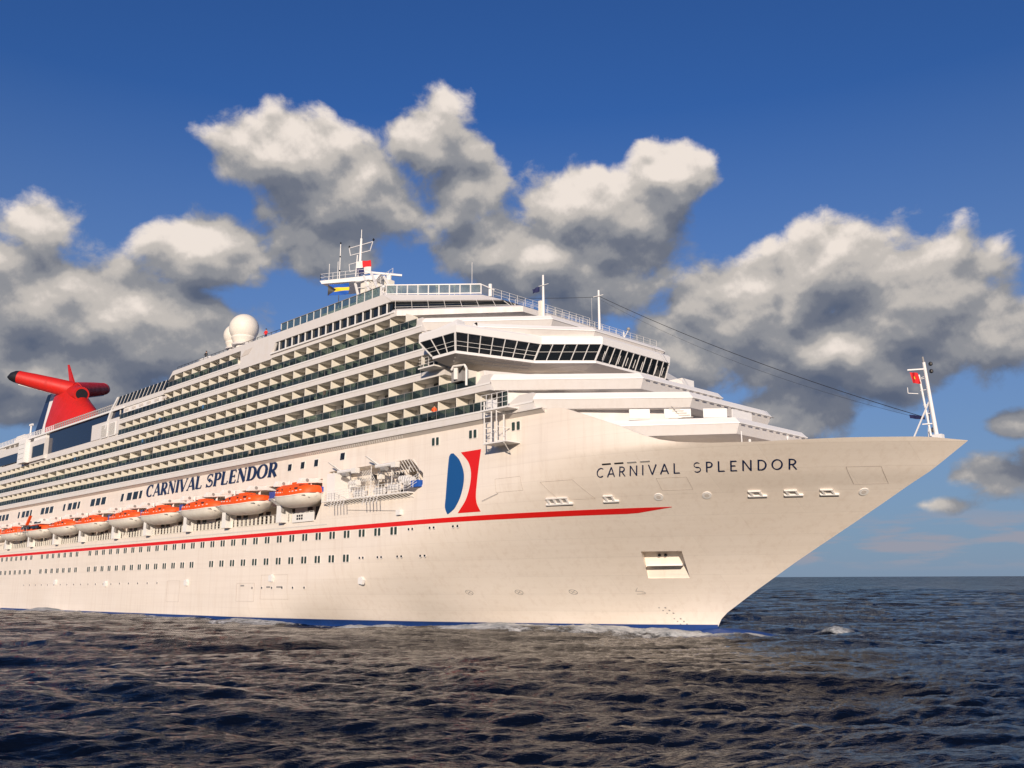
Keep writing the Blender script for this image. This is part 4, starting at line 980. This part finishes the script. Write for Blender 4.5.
# small gear aft
b = MB(); b.tube((-112, -14, 34.6), (-112, -14, 39.6), .18, 'bright'); b.box(-112.8, -111.2, -14.2, -13.8, 39.2, 39.6, 'steel'); b.box(-113.2, -110.8, -14.8, -13.2, 34.6, 36.2, 'bright'); b.build('aft_mast', ship)
b = MB(); b.loft([[(x, y, z) for x, y in ((-120 + d_, -15), (-110 - d_, -15), (-110 - d_, -11), (-120 + d_, -11))] for z, d_ in ((34.6, 0), (36.2, .6), (37.3, 2.4))], 'bright'); b.build('slide_housing', ship)
b = MB(); b.prism([(-100, -8), (-60, -8), (-60, 8), (-100, 8)], 34.4, 36.2, 'white'); b.prism([(-30, -12), (10, -12), (10, 12), (-30, 12)], 37.5, 38.4, 'white'); b.build('top_house', ship)
b = MB(); b.prism([(-150, -6.5), (-105, -6.5), (-105, 6.5), (-150, 6.5)], 34.4, 37.5, 'white'); b.build('funnel_base', ship)

# satellite domes
for (x, y, z, r) in ((-28.4, -10, 44.8, 2.32), (-34.9, -8.0, 45.3, 1.9)):
    b = MB(); pr = [(r * .62, -r * 1.2), (r * .70, -r * .98), (r * .82, -r * .72)] + [(r * math.cos(R(a)), r * math.sin(R(a))) for a in range(-38, 90, 9)] + [(0.02, r)]
    b.lathe((x, y, z), pr, 'radome', 32); dm = b.build('satellite_dome', ship, smooth=True)
    b = MB(); b.tube((x, y, 37.5), (x, y, z - r * 1.18), r * .5, 'steel', 14); b.lathe((x, y, z), [(r * .75, -r * 1.25), (r * .78, -r * 1.15), (r * .72, -r * 1.1)], 'white', 24)
    b.build('dome_pedestal', dm)

# ------------------------------------------------------------ main radar mast, y = 0
rm = empty('radar_mast', (0, 0, 0)); rm.parent = ship
b = MB()
b.prism([(-16, -4), (0, -4), (0, 4), (-16, 4)], 37.5, 45.6, 'white')
for x0, x1 in ((-8.6, -11.2), (-5.4, -8.8), (-3.2, -6.9)): b.beam((x0, -1.6, 45.4), (x1, -1.2, 50.9), .28, 'bright'); b.beam((x0, 1.6, 45.4), (x1, 1.2, 50.9), .28, 'bright')
for z in (46.5, 47.6, 48.7, 49.8): b.beam((-4.0 - (z - 45) * .6, -1.5, z), (-8.0 - (z - 45) * .5, -1.5, z + .4), .1, 'bright')
b.box(-9.5, -7.5, -1.2, 1.2, 46, 49.8, 'deckwhite')
b.build('mast_legs', rm)
b = MB(); PF = [(-15.6, -4.6), (-6.6, 0.3), (-9.4, 5.4), (-17.6, 1.4)]; b.hexa([(-15.4, -4.4, 50.45), (-7.2, 0.0, 50.2), (-9.6, 4.9, 50.2), (-17.4, 1.3, 50.45)], [(x, y, 50.95) for x, y in PF], 'bright'); pf = b.build('mast_platform', rm)
b = MB(); rail(b, [(-15.6, -4.5, 50.95), (-8.0, -0.5, 50.95)], 1.1, 2.0, 'bright', .05, 1); rail(b, [(-15.6, -4.5, 50.95), (-17.5, 1.3, 50.95)], 1.1, 2.0, 'bright', .05, 1)
b.tube((-14.3, -3.8, 50.9), (-14.3, -3.8, 53.6), .05, 'steel', 5); b.tube((-13.0, -3.1, 50.9), (-13.0, -3.1, 53.8), .05, 'steel', 5); b.tube((-14.4, -1.8, 45.0), (-14.4, -1.8, 57.4), .07, 'steel', 6)
for z in (53.0, 55.3, 57.6): b.lathe((-14.4, -1.8, z), [(.05, -.15), (.14, 0), (.05, .15)], 'black', 8)
b.build('platform_railing', pf)
b = MB(); b.tube((-11.6, 0, 50.9), (-11.4, 0, 58.0), .26, 'bright', 10, .18); b.tube((-11.4, 0, 58), (-11.4, 0, 59.5), .06, 'steel', 6); b.tube((-12.6, 0, 52.0), (-12.3, 0, 55.5), .1, 'bright', 8)
for z, xa, xb in ((56.9, -14.6, -8.4), (55.6, -14.2, -9.0)): b.beam((xa, 0, z + .35), (xb, 0, z - .25), .12, 'bright')
b.beam((-14.6, 0, 57.2), (-14.2, 0, 55.9), .1, 'bright'); b.beam((-8.4, 0, 56.6), (-9.0, 0, 55.4), .1, 'bright')
b.beam((-14.5, 0, 54.5), (-11.6, 0, 54.2), .1, 'bright'); b.beam((-14.5, 0, 54.5), (-14.2, 0, 53.2), .08, 'bright'); b.beam((-14.2, 0, 53.2), (-11.6, 0, 53.0), .08, 'bright')
b.beam((-11.2, -.2, 53.0), (-9.6, -.4, 51.0), .1, 'bright'); b.lathe((-14.6, 0, 57.3), [(.05, 0), (.16, .2), (.05, .4)], 'black', 8); b.lathe((-8.2, 0, 56.7), [(.05, 0), (.2, .2), (.05, .45)], 'black', 8); b.build('signal_pole', rm)
b = MB(); b.box(-7.4, -6.3, 1.7, 2.8, 45.5, 50.4, 'deckwhite'); b.box(-8.2, -5.6, .6, 3.6, 49.0, 49.2, 'bright'); rail(b, [(-8, -1.5, 47.6), (-1.2, -1.5, 49.1)], 1.0, .9, 'bright', .05, 1); b.build('scanner_stand', rm)
b = MB(); b.beam((-8.6, -1.2, 51.45), (-5.9, 3.9, 51.45), .3, 'bright'); b.tube((-6.9, 2.2, 50.3), (-6.9, 2.2, 51.3), .4, 'bright', 12); b.build('radar_scanner', rm)

# masts on the bridge top and stay cable
b = MB(); b.tube((34.6, -8.0, 33.3), (34.6, -8.0, 38.4), .17, 'bright', 10, .11); b.beam((34.2, -8.3, 37.1), (35.4, -8.0, 37.2), .05, 'steel'); b.box(34.1, 34.5, -8.3, -7.9, 33.4, 35.4, 'deckwhite'); b.build('signal_mast', ship)
b = MB(); b.tube((36.1, 0, 33.3), (36.1, 0, 38.1), .15, 'bright', 10, .12); b.beam((35.6, -.4, 37.3), (36.8, 0, 37.4), .06, 'steel'); b.beam((35.5, -.6, 37.2), (35.5, -.6, 33.4), .02, 'steel'); b.build('stay_mast', ship)
def cable(name, a, c, sag, r, m='grey', n=24, parent=None):
    m = 'black'; b = MB(); a = Vector(a); c = Vector(c); pts = [a.lerp(c, i / n) - Z * sag * 4 * (i / n) * (1 - i / n) for i in range(n + 1)]
    for p, q in zip(pts, pts[1:]): b.tube(p, q, r, m, 5)
    return b.build(name, parent or ship)
cable('forestay', (36.1, 0, 37.4), (71.3, 0, 18.3), .75, .03); cable('forestay', (36.1, .4, 37.0), (71.4, .3, 18.1), 1.3, .012); cable('aerial_wire', (36.0, 0, 37.3), (14, -6, 41.4), .3, .025)
b = MB(); b.tube((39.6, 0, 31.0), (39.6, 0, 32.3), .07, 'bright'); b.beam((39.6, 0, 31.6), (39.9, .5, 32.6), .07, 'steel'); b.lathe((39.9, .5, 32.6), [(.05, -.1), (.2, 0), (.2, .2), (.05, .3)], 'grey', 10); b.build('searchlight', ship)
# bits of structure stepping down on the port front shoulder
b = MB()
for x, y, z in ((41.5, 8.2, 27.6), (41.8, 10.0, 26.6), (42.5, 11.5, 25.9), (40.0, 13.5, 25.4)): b.box(x - 1, x + 1, y - 1.2, y + 1.2, z - 1.6, z, 'bright')
b.build('wing_locker', ship)

# bow mast
bm_ = empty('bow_mast', (0, 0, 0)); bm_.parent = ship
b = MB(); b.tube((72.35, 0, 15.6), (71.85, 0, 23.0), .19, 'bright', 10, .13); b.tube((71.9, 0, 15.8), (71.3, .1, 22.0), .09, 'bright', 8)
b.beam((70.2, -.5, 15.8), (72.0, 0, 19.6), .1, 'bright'); b.beam((71.2, .9, 15.8), (72.0, 0, 19.6), .1, 'bright')
for z in (17.6, 18.5, 19.3, 20.6, 21.6): b.beam((72.35 - (z - 15.6) * .067, 0, z), (71.75 - (z - 15.8) * .09, .05, z), .06, 'bright')
b.beam((71.3, -.25, 17.6), (72.2, 0, 17.6), .09, 'bright'); b.box(72.0, 72.8, -.35, .35, 15.7, 16.6, 'bright'); b.build('mast_pole', bm_)
b = MB(); b.beam((70.6, -.5, 22.45), (72.0, 0, 22.4), .12, 'bright'); b.beam((71.2, -.2, 20.3), (70.5, -.6, 20.4), .05, 'bright'); b.beam((70.5, -.6, 20.4), (70.5, -.6, 20.9), .05, 'bright')
b.beam((71.5, 0, 21.7), (72.0, 0, 21.8), .05, 'bright'); b.build('mast_arm', bm_)
b = MB()
for z in (22.15, 22.8): b.lathe((72.35, .15, z), [(.05, -.16), (.17, -.08), (.17, .1), (.05, .2)], 'black', 10)
b.tube((71.85, 0, 23.0), (71.8, 0, 23.5), .08, 'grey', 8); b.lathe((72.0, .3, 16.9), [(.2, 0), (.25, .2), (.1, .45)], 'grey', 10); b.build('mast_light', bm_)

# ------------------------------------------------------------ flags (each its own thing)
def flag(name, org, du, dv, nu, nv, colour, label, cat='flag', wave=.12, th=.03):
    o = Vector(org); du = Vector(du); dv = Vector(dv); nrm = du.cross(dv).normalized(); b = MB(origin=org); 
    def P(i, j, s): u_ = i / nu; return o + du * u_ + dv * (j / nv) + nrm * (wave * math.sin(u_ * 7 + j * .4) * min(1, u_ * 2.5) + s * th)
    for s in (0, 1):
        vs = [P(i, j, s) for i in range(nu + 1) for j in range(nv + 1)]; W_ = nv + 1
        for i in range(nu):
            for j in range(nv):
                a = i * W_ + j; b.add([vs[a], vs[a + W_], vs[a + W_ + 1], vs[a + 1]], [(0, 1, 2, 3)], colour((i + .5) / nu, (j + .5) / nv))
    return tag(b.build(name), label, cat)
fl = flag('flag', (-13.1, -4.7, 47.9), (2.7, 2.0, 0.1), (0, 0, 1.75), 24, 18, lambda u, v: 'black' if u < .38 * (1 - abs(2 * v - 1)) + .02 else ('yellow' if .34 < v < .66 else 'flagblue'), 'blue and yellow striped flag with a black triangle, hung below the mast platform', 'flag')
tag(flag('flag', (-10.6, -1.2, 51.5), (2.0, 1.3, .1), (-.3, 0, 2.2), 16, 14, lambda u, v: 'cloth_red' if (v > .5 and u > .45) else ('cloth_navy' if (v < .5 and u < .5) else 'cloth_white'), 'red, white and blue flag flying from the pole of the radar mast', 'flag'))
flag('flag', (34.3, -8.3, 36.5), (-1.0, -.1, -.1), (0, 0, .55), 10, 6, lambda u, v: 'cloth_navy', 'small dark navy flag flying from the white mast above the bridge', 'flag', .12)
flag('flag', (70.75, -.45, 22.25), (.62, .1, -.15), (.2, 0, -1.0), 8, 8, lambda u, v: 'yellow' if (.35 < u < .55 and .35 < v < .6) else 'cloth_red', 'small red flag hanging from the arm of the bow mast', 'flag', .1)
flag('flag', (70.2, 0, 18.62), (1.2, 0, -.28), (0, .1, -.3), 10, 4, lambda u, v: 'cloth_navy', 'rolled dark blue flag lashed low on the forestay beside the bow mast', 'flag', .1)

# ------------------------------------------------------------ lifeboats
def boat_parts(root, L, style):
    W2 = 1.95; x = lambda t: (t - .5) * L
    def wid(t, pt): return W2 * (max(0.0, 1 - abs(2 * t - 1) ** pt)) ** .5 * (1 - .12 * abs(2 * t - 1))
    N = 22; hb = MB(shear=False); rings = []
    for i in range(N + 1):
        t = .004 + .992 * i / N; w_ = wid(t, 5.5); kz = -1.05 * (1 - abs(2 * t - 1) ** 5) - .15; rise = .28 * abs(2 * t - 1) ** 2.5
        rings.append([(x(t), w_ * c, (kz if k == 0 else kz * f_) + rise) for k, (c, f_) in enumerate(((0, 1), (.45, .95), (.78, .70), (.95, .38), (1.0, 0), (1.03, .0), (1.03, -.12)))] + [(x(t), 0, .15 + rise)] +
                     [(x(t), -w_ * c, (kz * f_) + rise) for c, f_ in ((1.03, -.12), (1.03, 0), (1.0, 0), (.95, .38), (.78, .70), (.45, .95))])
    hb.loft(rings, 'boatwhite'); hb.build('boat_hull', root, smooth=True)
    cb = MB(shear=False); rings = []; H = 1.5 if style == 'closed' else 1.3
    for i in range(N + 1):
        t = .01 + .98 * i / N; w_ = wid(t, 5.5) * .97; e = abs(2 * t - 1); h = H * (1 - .55 * e ** 2.2) if style != 'closed' else H * (1 - .45 * max(0, (2 * t - 1)) ** 1.6 - .2 * max(0, 1 - 2 * t) ** 3); rise = .28 * e ** 2.5 + .14
        rings.append([(x(t), w_ * c, h * f_ + rise) for c, f_ in ((1, 0), (1, .35), (.9, .68), (.62, .93), (.25, 1), (-.25, 1), (-.62, .93), (-.9, .68), (-1, .35), (-1, 0))])
    cb.loft(rings, 'orange'); cv = cb.build('canopy', root, smooth=True)
    b = MB(shear=False)
    n = 9
    for i in range(n):
        t = .16 + .68 * i / (n - 1); e = abs(2 * t - 1); w_ = wid(t, 5.5) * .975; b.box(x(t) - .16, x(t) + .16, -w_ - .02, -w_ + .1, .52 + .28 * e ** 2.5, .62 + .28 * e ** 2.5, 'bright')
    b.build('reflective_strip', cv)
    for i in range(4):
        t = .22 + .17 * i; b = MB(shear=False); w_ = wid(t, 5.5) * .95; b.box(x(t) - .3, x(t) + .3, -w_ + .02, -w_ + .25, .82, 1.02, 'dark'); b.build('canopy_window', cv)
    b = MB(shear=False); b.tube((x(.06), -wid(.1, 5.5) * 1.02, .02), (x(.94), -wid(.9, 5.5) * 1.02, .02), .07, 'grey', 6); b.box(x(.5) - .7, x(.5) + .7, -W2 * .99, -W2 * .9, .2, 1.0, 'orange'); b.build('fender', root)
    b = MB(shear=False); b.tube((x(.2), 0, 1.2), (x(.2), 0, 2.2), .1, 'steel', 8); b.tube((x(.8), 0, 1.0), (x(.8), 0, 2.2), .1, 'steel', 8); b.box(x(.42), x(.60), -.7, .7, H + .05, H + .35, 'orange'); b.build('release_hook', root)
    b = MB(shear=False); b.tube((x(.03), -1.0, -.2), (x(.97), -1.0, -.2), .04, 'grey', 5)
    b.box(x(.0) + .2, x(0) + .5, -.12, .12, -1.6, -.2, 'grey'); b.build('rudder', root)
bz = 14.92
LB = ['short bright orange enclosed lifeboat, nearest the bow, at the front end of the recess',
      'orange and white lifeboat below the last letters of the name, second from the bow',
      'orange and white lifeboat below the middle of the ship name, third from the bow',
      'orange and white lifeboat below the first word of the name, fourth from the bow',
      'orange and white lifeboat just left of the ship name, fifth from the bow',
      'orange and white lifeboat beside blue lockers, sixth from the bow',
      'orange and white lifeboat next forward of the framed white tender',
      'white tender with orange roof, dark windows and a boxy railing frame on its side',
      'orange and white lifeboat just aft of the framed white tender',
      'orange and white lifeboat furthest aft, at the left end of the row']
for i, (cx, L) in enumerate(boats):
    nm = 'lifeboat' if i != 7 else 'tender_boat'
    z = (15.1 if i == 0 else bz) + SH * cx; r = empty(nm, (cx, -18.35, z)); tag(r, LB[i], 'lifeboat' if i != 7 else 'tender boat', 'lifeboats hanging along the ship side')
    boat_parts(r, L, 'closed' if i == 0 else 'open')
    if i == 7:
        b = MB(shear=False)
        rail(b, [(-5.2, -2.35, -.55), (-.6, -2.35, -.55)], 1.3, 1.5, 'grey', .07, 1); b.build('side_frame', r)
        b = MB(shear=False)
        for xx in (-3.8, -1.2, 1.4, 3.4): b.box(xx, xx + 1.7, -2.24, -2.0, .45, 1.0, 'glass')
        b.build('side_window', r); b = MB(shear=False); b.hexa([(-2.6, -2, 1.3), (-1.9, -2, 1.3), (-1.9, -1.6, 1.3), (-2.6, -1.6, 1.3)], [(-.9, -2, 3.0), (-.3, -2, 3.0), (-.3, -1.6, 3.0), (-.9, -1.6, 3.0)], 'orange'); b.box(.5, 4.5, -1.5, 1.5, 1.3, 1.9, 'bright'); b.box(.9, 4.2, -1.56, -1.5, 1.45, 1.8, 'glass'); b.build('wheelhouse', r)

# liferaft canisters standing in the raft recess
first_c = None
for i, (x, y, z) in enumerate([(14.6, -17.7, 14.8), (18.4, -17.7, 14.8), (21.0, -17.7, 15.0), (23.2, -17.4, 15.6), (12.6, -17.0, 16.2), (22.2, -17.2, 15.9)]):
    if first_c is None:
        r = empty('liferaft_canister', (0, 0, 0)); bb = MB(shear=False); bb.tube((-.75, 0, 0), (.75, 0, 0), .36, 'bright', 16); c0 = bb.build('canister_shell', r, smooth=True)
        bb = MB(shear=False)
        for dx in (-.4, 0, .4): bb.tube((dx - .04, 0, 0), (dx + .04, 0, 0), .375, 'grey', 16)
        c1_ = bb.build('strap', r); bb = MB(shear=False); bb.box(-.6, .6, -.3, .3, -.5, -.3, 'steel'); c2_ = bb.build('cradle', r); first_c = (r, [c0, c1_, c2_])
    else:
        r = first_c[0].copy(); C.objects.link(r)
        for ch in first_c[1]: q = ch.copy(); C.objects.link(q); q.parent = r
    r.location = (x, y, z + SH * x)
    tag(r, 'white drum-shaped liferaft canister among the railings of the raft recess', 'liferaft', 'liferaft canisters in the hull recess')

# ------------------------------------------------------------ people on the upper decks
def person(loc, top, label, face=R(-90), lean=0):
    r = empty('person', loc); r.rotation_euler = (0, 0, face)
    me = bpy.data.meshes.new('body'); V = [(0, 0, .95), (0, 0, 1.2), (0, 0, 1.42), (0, 0.02, 1.56), (0.02, 0.02, 1.68), (0, .2, 1.40), (0.05, .27, 1.13), (.25, .24, 1.05), (0, -.2, 1.40), (0.05, -.27, 1.13), (.25, -.24, 1.05), (0, .1, .9), (0, .11, .48), (0, .11, .06), (.13, .12, .03), (0, -.1, .9), (0.04, -.11, .48), (0, -.11, .06), (.13, -.12, .03)]
    E_ = [(0, 1), (1, 2), (2, 3), (3, 4), (2, 5), (5, 6), (6, 7), (2, 8), (8, 9), (9, 10), (0, 11), (11, 12), (12, 13), (13, 14), (0, 15), (15, 16), (16, 17), (17, 18)]
    rad = [.15, .14, .15, .055, .10, .06, .045, .035, .06, .045, .035, .09, .065, .045, .04, .09, .065, .045, .04]
    me.from_pydata(V, E_, []); o = bpy.data.objects.new('body', me); C.objects.link(o)
    sk = o.modifiers.new('skin', 'SKIN'); 
    for i, v in enumerate(me.skin_vertices[0].data): v.radius = (rad[i], rad[i]); v.use_root = (i == 0)
    ss = o.modifiers.new('sub', 'SUBSURF'); ss.levels = ss.render_levels = 1
    dg = bpy.context.evaluated_depsgraph_get(); m2 = bpy.data.meshes.new_from_object(o.evaluated_get(dg)); bpy.data.objects.remove(o)
    o = bpy.data.objects.new('body', m2); C.objects.link(o); o.parent = r
    m2.materials.clear()
    for mm in (M['skin'], M[top], M['cloth_navy'], M['black']): m2.materials.append(mm)
    for p in m2.polygons:
        z = p.center.z; p.material_index = 0 if z > 1.5 else (1 if z > .93 else (2 if z > .1 else 3)); p.use_smooth = True
    b = MB(shear=False); b.lathe((-.005, .02, 1.70), [(.02, -.06), (.105, -.03), (.115, .03), (.08, .10), (.02, .125)], 'black', 12); b.build('hair', r, smooth=True)
    tag(r, label, 'person')
person((-9.0, -17.2, 37.55 + SH * -9), 'cloth_red', 'person in a red top standing at the roof edge beside the white radome', R(-60))
person((27.3, -17.5, G(0) + .04 + SH * 27.3), 'orange', 'person in an orange top standing on the lowest balcony tier near the bow', R(-50))
person((-39.6, -17.5, G(2) + .04 + SH * -39), 'black', 'person in dark clothes standing on a middle balcony well aft', R(-50))
person((-26.0, -17.3, 37.55 + SH * -26), 'black', 'person in black at the roof rail aft of the two white radomes', R(-60))

# ------------------------------------------------------------ the sea
def wave_tile(N, L, lmin, lmax, rms, wind, seed, chop=1.15):
    g = np.random.default_rng(seed); k1 = np.fft.fftfreq(N, L / N) * 2 * np.pi; kx, ky = np.meshgrid(k1, k1, indexing='ij'); k = np.hypot(kx, ky); k[0, 0] = 1
    dirn = (kx * math.cos(wind) + ky * math.sin(wind)) / k
    S = k ** -3.3 * (0.006 + np.abs(dirn) ** 8) * (k > 2 * np.pi / lmax) * (k < 2 * np.pi / lmin)
    A = np.sqrt(S) * (g.normal(size=(N, N)) + 1j * g.normal(size=(N, N))); A[0, 0] = 0
    h = np.fft.ifft2(A).real; dx = np.fft.ifft2(-1j * kx / k * A).real; dy = np.fft.ifft2(-1j * ky / k * A).real
    s = rms / h.std(); return h * s, dx * s * chop, dy * s * chop
def sample(T, L, X, Y):
    N = T.shape[0]; u = (X / L % 1) * N; v = (Y / L % 1) * N; i = u.astype(int) % N; j = v.astype(int) % N; a = u - np.floor(u); c = v - np.floor(v); i2 = (i + 1) % N; j2 = (j + 1) % N
    return T[i, j] * (1 - a) * (1 - c) + T[i2, j] * a * (1 - c) + T[i, j2] * (1 - a) * c + T[i2, j2] * a * c
WIND = math.atan2(CF.y, CF.x) + R(9)
def sea_height(X, Y, dist):
    Hh = np.zeros_like(X); DX = np.zeros_like(X); DY = np.zeros_like(X)
    for (L, lmin, lmax, rms, sd, rot, f0, f1) in ((331.0, 9, 60, 0.26, 3, 0.0, 900, 2500), (83.0, 1.3, 11, 0.098, 4, 0.16, 220, 700), (23.0, .30, 2.2, 0.032, 5, -0.20, 70, 220)):
        h, dx, dy = wave_tile(512 if L > 50 else 384, L, lmin, lmax, rms, WIND - rot, sd); ca, sa = math.cos(rot), math.sin(rot)
        U, Vv = X * ca - Y * sa, X * sa + Y * ca; fd = np.clip((f1 - dist) / (f1 - f0), 0, 1)
        a, p, q = sample(h, L, U, Vv), sample(dx, L, U, Vv), sample(dy, L, U, Vv)
        Hh += a * fd; DX += (p * ca + q * sa) * fd; DY += (-p * sa + q * ca) * fd
    return Hh, DX, DY
def make_sea():
    base = math.atan2(CF.y, CF.x)
    th = np.concatenate([np.linspace(-32.5, 32.5, 1000), np.linspace(32.5, 327.5, 240)[1:-1]]) ; th = np.radians(th) + base
    rr = [3.0, 8, 13, 17, 20, 22, 24]; 
    while rr[-1] < 60: rr.append(rr[-1] * 1.0040)
    while rr[-1] < 420: rr.append(rr[-1] * 1.0065)
    while rr[-1] < 60000: rr.append(rr[-1] * 1.035)
    rr = np.array(rr); RR, TH = np.meshgrid(rr, th, indexing='ij'); X = CAM.x + RR * np.cos(TH); Y = CAM.y + RR * np.sin(TH)
    H, DX, DY = sea_height(X, Y, RR)
    hv = np.array([half(x, 0.2) for x in np.linspace(-210, 52, 600)]); xq = np.linspace(-210, 52, 600)
    hx = np.interp(X, xq, hv, left=HB, right=0); side = np.abs(Y) - hx
    ahead = np.where(X > 50.2, np.hypot(X - 50.2, Y), 1e9); dist = np.where(X > 50.2, ahead, np.where(side > -2, np.abs(side), 50))
    dist = np.where(X < -206, 50, dist)
    seg = lambda x0, x1: np.clip((X - x0) / 6, 0, 1) * np.clip((x1 - X) / 6, 0, 1)
    nz = sample(wave_tile(256, 90, 6, 40, 1, 0, 9)[0], 90, X, Y)
    ns = sample(wave_tile(256, 120, 8, 60, 1, 0, 21)[0], 120, X * .45, Y * 1.3)      # long streaks beside the hull
    foam = np.exp(-(dist / 1.6) ** 2) * 0.42 + np.exp(-((side - 4) / 7.0) ** 2) * (0.17 + 0.17 * ns) * seg(-200, 53)
    bow = np.exp(-((X - 53.6) / 4.2) ** 2 - ((Y + 3.9) / 2.3) ** 2) + .7 * np.exp(-((X - 51.6) / 3.6) ** 2 - ((Y - 4.2) / 2.3) ** 2); foam = foam + 1.15 * bow
    curl = np.exp(-((side - 1.1) / 1.5) ** 2) * seg(33, 54); foam += curl * (.36 + .1 * ns)
    foam += 0.40 * np.exp(-((side - 5) / 4.5) ** 2) * (seg(2, 18) + seg(22, 36) + .8 * seg(-28, -8) + .6 * seg(-70, -52)) * (1 + .3 * ns)
    hp_ = lambda a, c: np.clip((X - a) / 3, 0, 1) * np.clip((c - X) / 3, 0, 1)
    swell = hp_(-13, 1) + 1.1 * hp_(8, 20) + 0.55 * hp_(27, 43) + .5 * hp_(-34, -24) + .7 * hp_(-82, -70) + .4 * hp_(-58, -48)
    H = H + 0.62 * swell * np.exp(-((side - 2.5) / 3) ** 2) * (1 + .25 * ns); foam += .85 * swell * np.exp(-((side - 3.0) / 4) ** 2)
    H = H + 0.62 * bow + 0.40 * curl + 0.16 * np.exp(-((side - 5) / 4) ** 2) * seg(-6, 44) * (.7 + ns) - .20 * np.exp(-(side / 10) ** 2) * seg(-190, -24)
    H = np.where((RR > 40) & (dist < 2.0) & (X < 50), np.minimum(H, 0.62), H)
    cap = np.exp(-(((X - 57.0) * .70 + (Y - 10.5) * .714) / 1.9) ** 2 - (((X - 57) * -.70 + (Y - 10.5) * .71) / 0.9) ** 2); foam += 1.05 * cap ** .6; H += .9 * cap
    foam += 0.55 * np.exp(-((X - 62) ** 2 + (Y - 5.5) ** 2) / .8)
    crest = np.clip((H - 0.85) * 1.2, 0, .35); foam += crest * (RR > 50)
    X = X + DX; Y = Y + DY
    n, m_ = X.shape; V = np.stack([X, Y, H], -1).reshape(-1, 3); I = np.arange(n * m_).reshape(n, m_); J = np.roll(I, -1, 1)
    F = np.stack([I[:-1], J[:-1], J[1:], I[1:]], -1).reshape(-1, 4)[:, ::-1]
    me = bpy.data.meshes.new('sea'); me.vertices.add(len(V) + 1); me.vertices.foreach_set('co', np.vstack([V, [[CAM.x, CAM.y, H[0].mean()]]]).ravel())
    tri = np.stack([I[0], J[0], np.full(m_, len(V))], -1)[:, ::-1]
    loops = np.concatenate([F.ravel(), tri.ravel()]); st = np.concatenate([np.arange(len(F)) * 4, len(F) * 4 + np.arange(len(tri)) * 3])
    me.loops.add(len(loops)); me.loops.foreach_set('vertex_index', loops.astype(np.int32)); me.polygons.add(len(st)); me.polygons.foreach_set('loop_start', st.astype(np.int32))
    me.polygons.foreach_set('use_smooth', np.ones(len(st), bool)); me.update(calc_edges=True); me.validate()
    at = me.attributes.new('foam', 'FLOAT', 'POINT'); at.data.foreach_set('value', np.append(np.clip(foam, 0, 1.2).ravel(), 0).astype(np.float32))
    me.materials.append(M['water']); o = bpy.data.objects.new('sea', me); C.objects.link(o); o['kind'] = 'structure'
    # face winding must look up
    if me.polygons[len(F) // 2].normal.z < 0: me.flip_normals()
    return o
make_sea()

# render settings
sc.render.engine = 'CYCLES'; sc.cycles.max_bounces = 6; sc.cycles.transparent_max_bounces = 8
W.cycles.sampling_method = 'MANUAL'; W.cycles.sample_map_resolution = 512
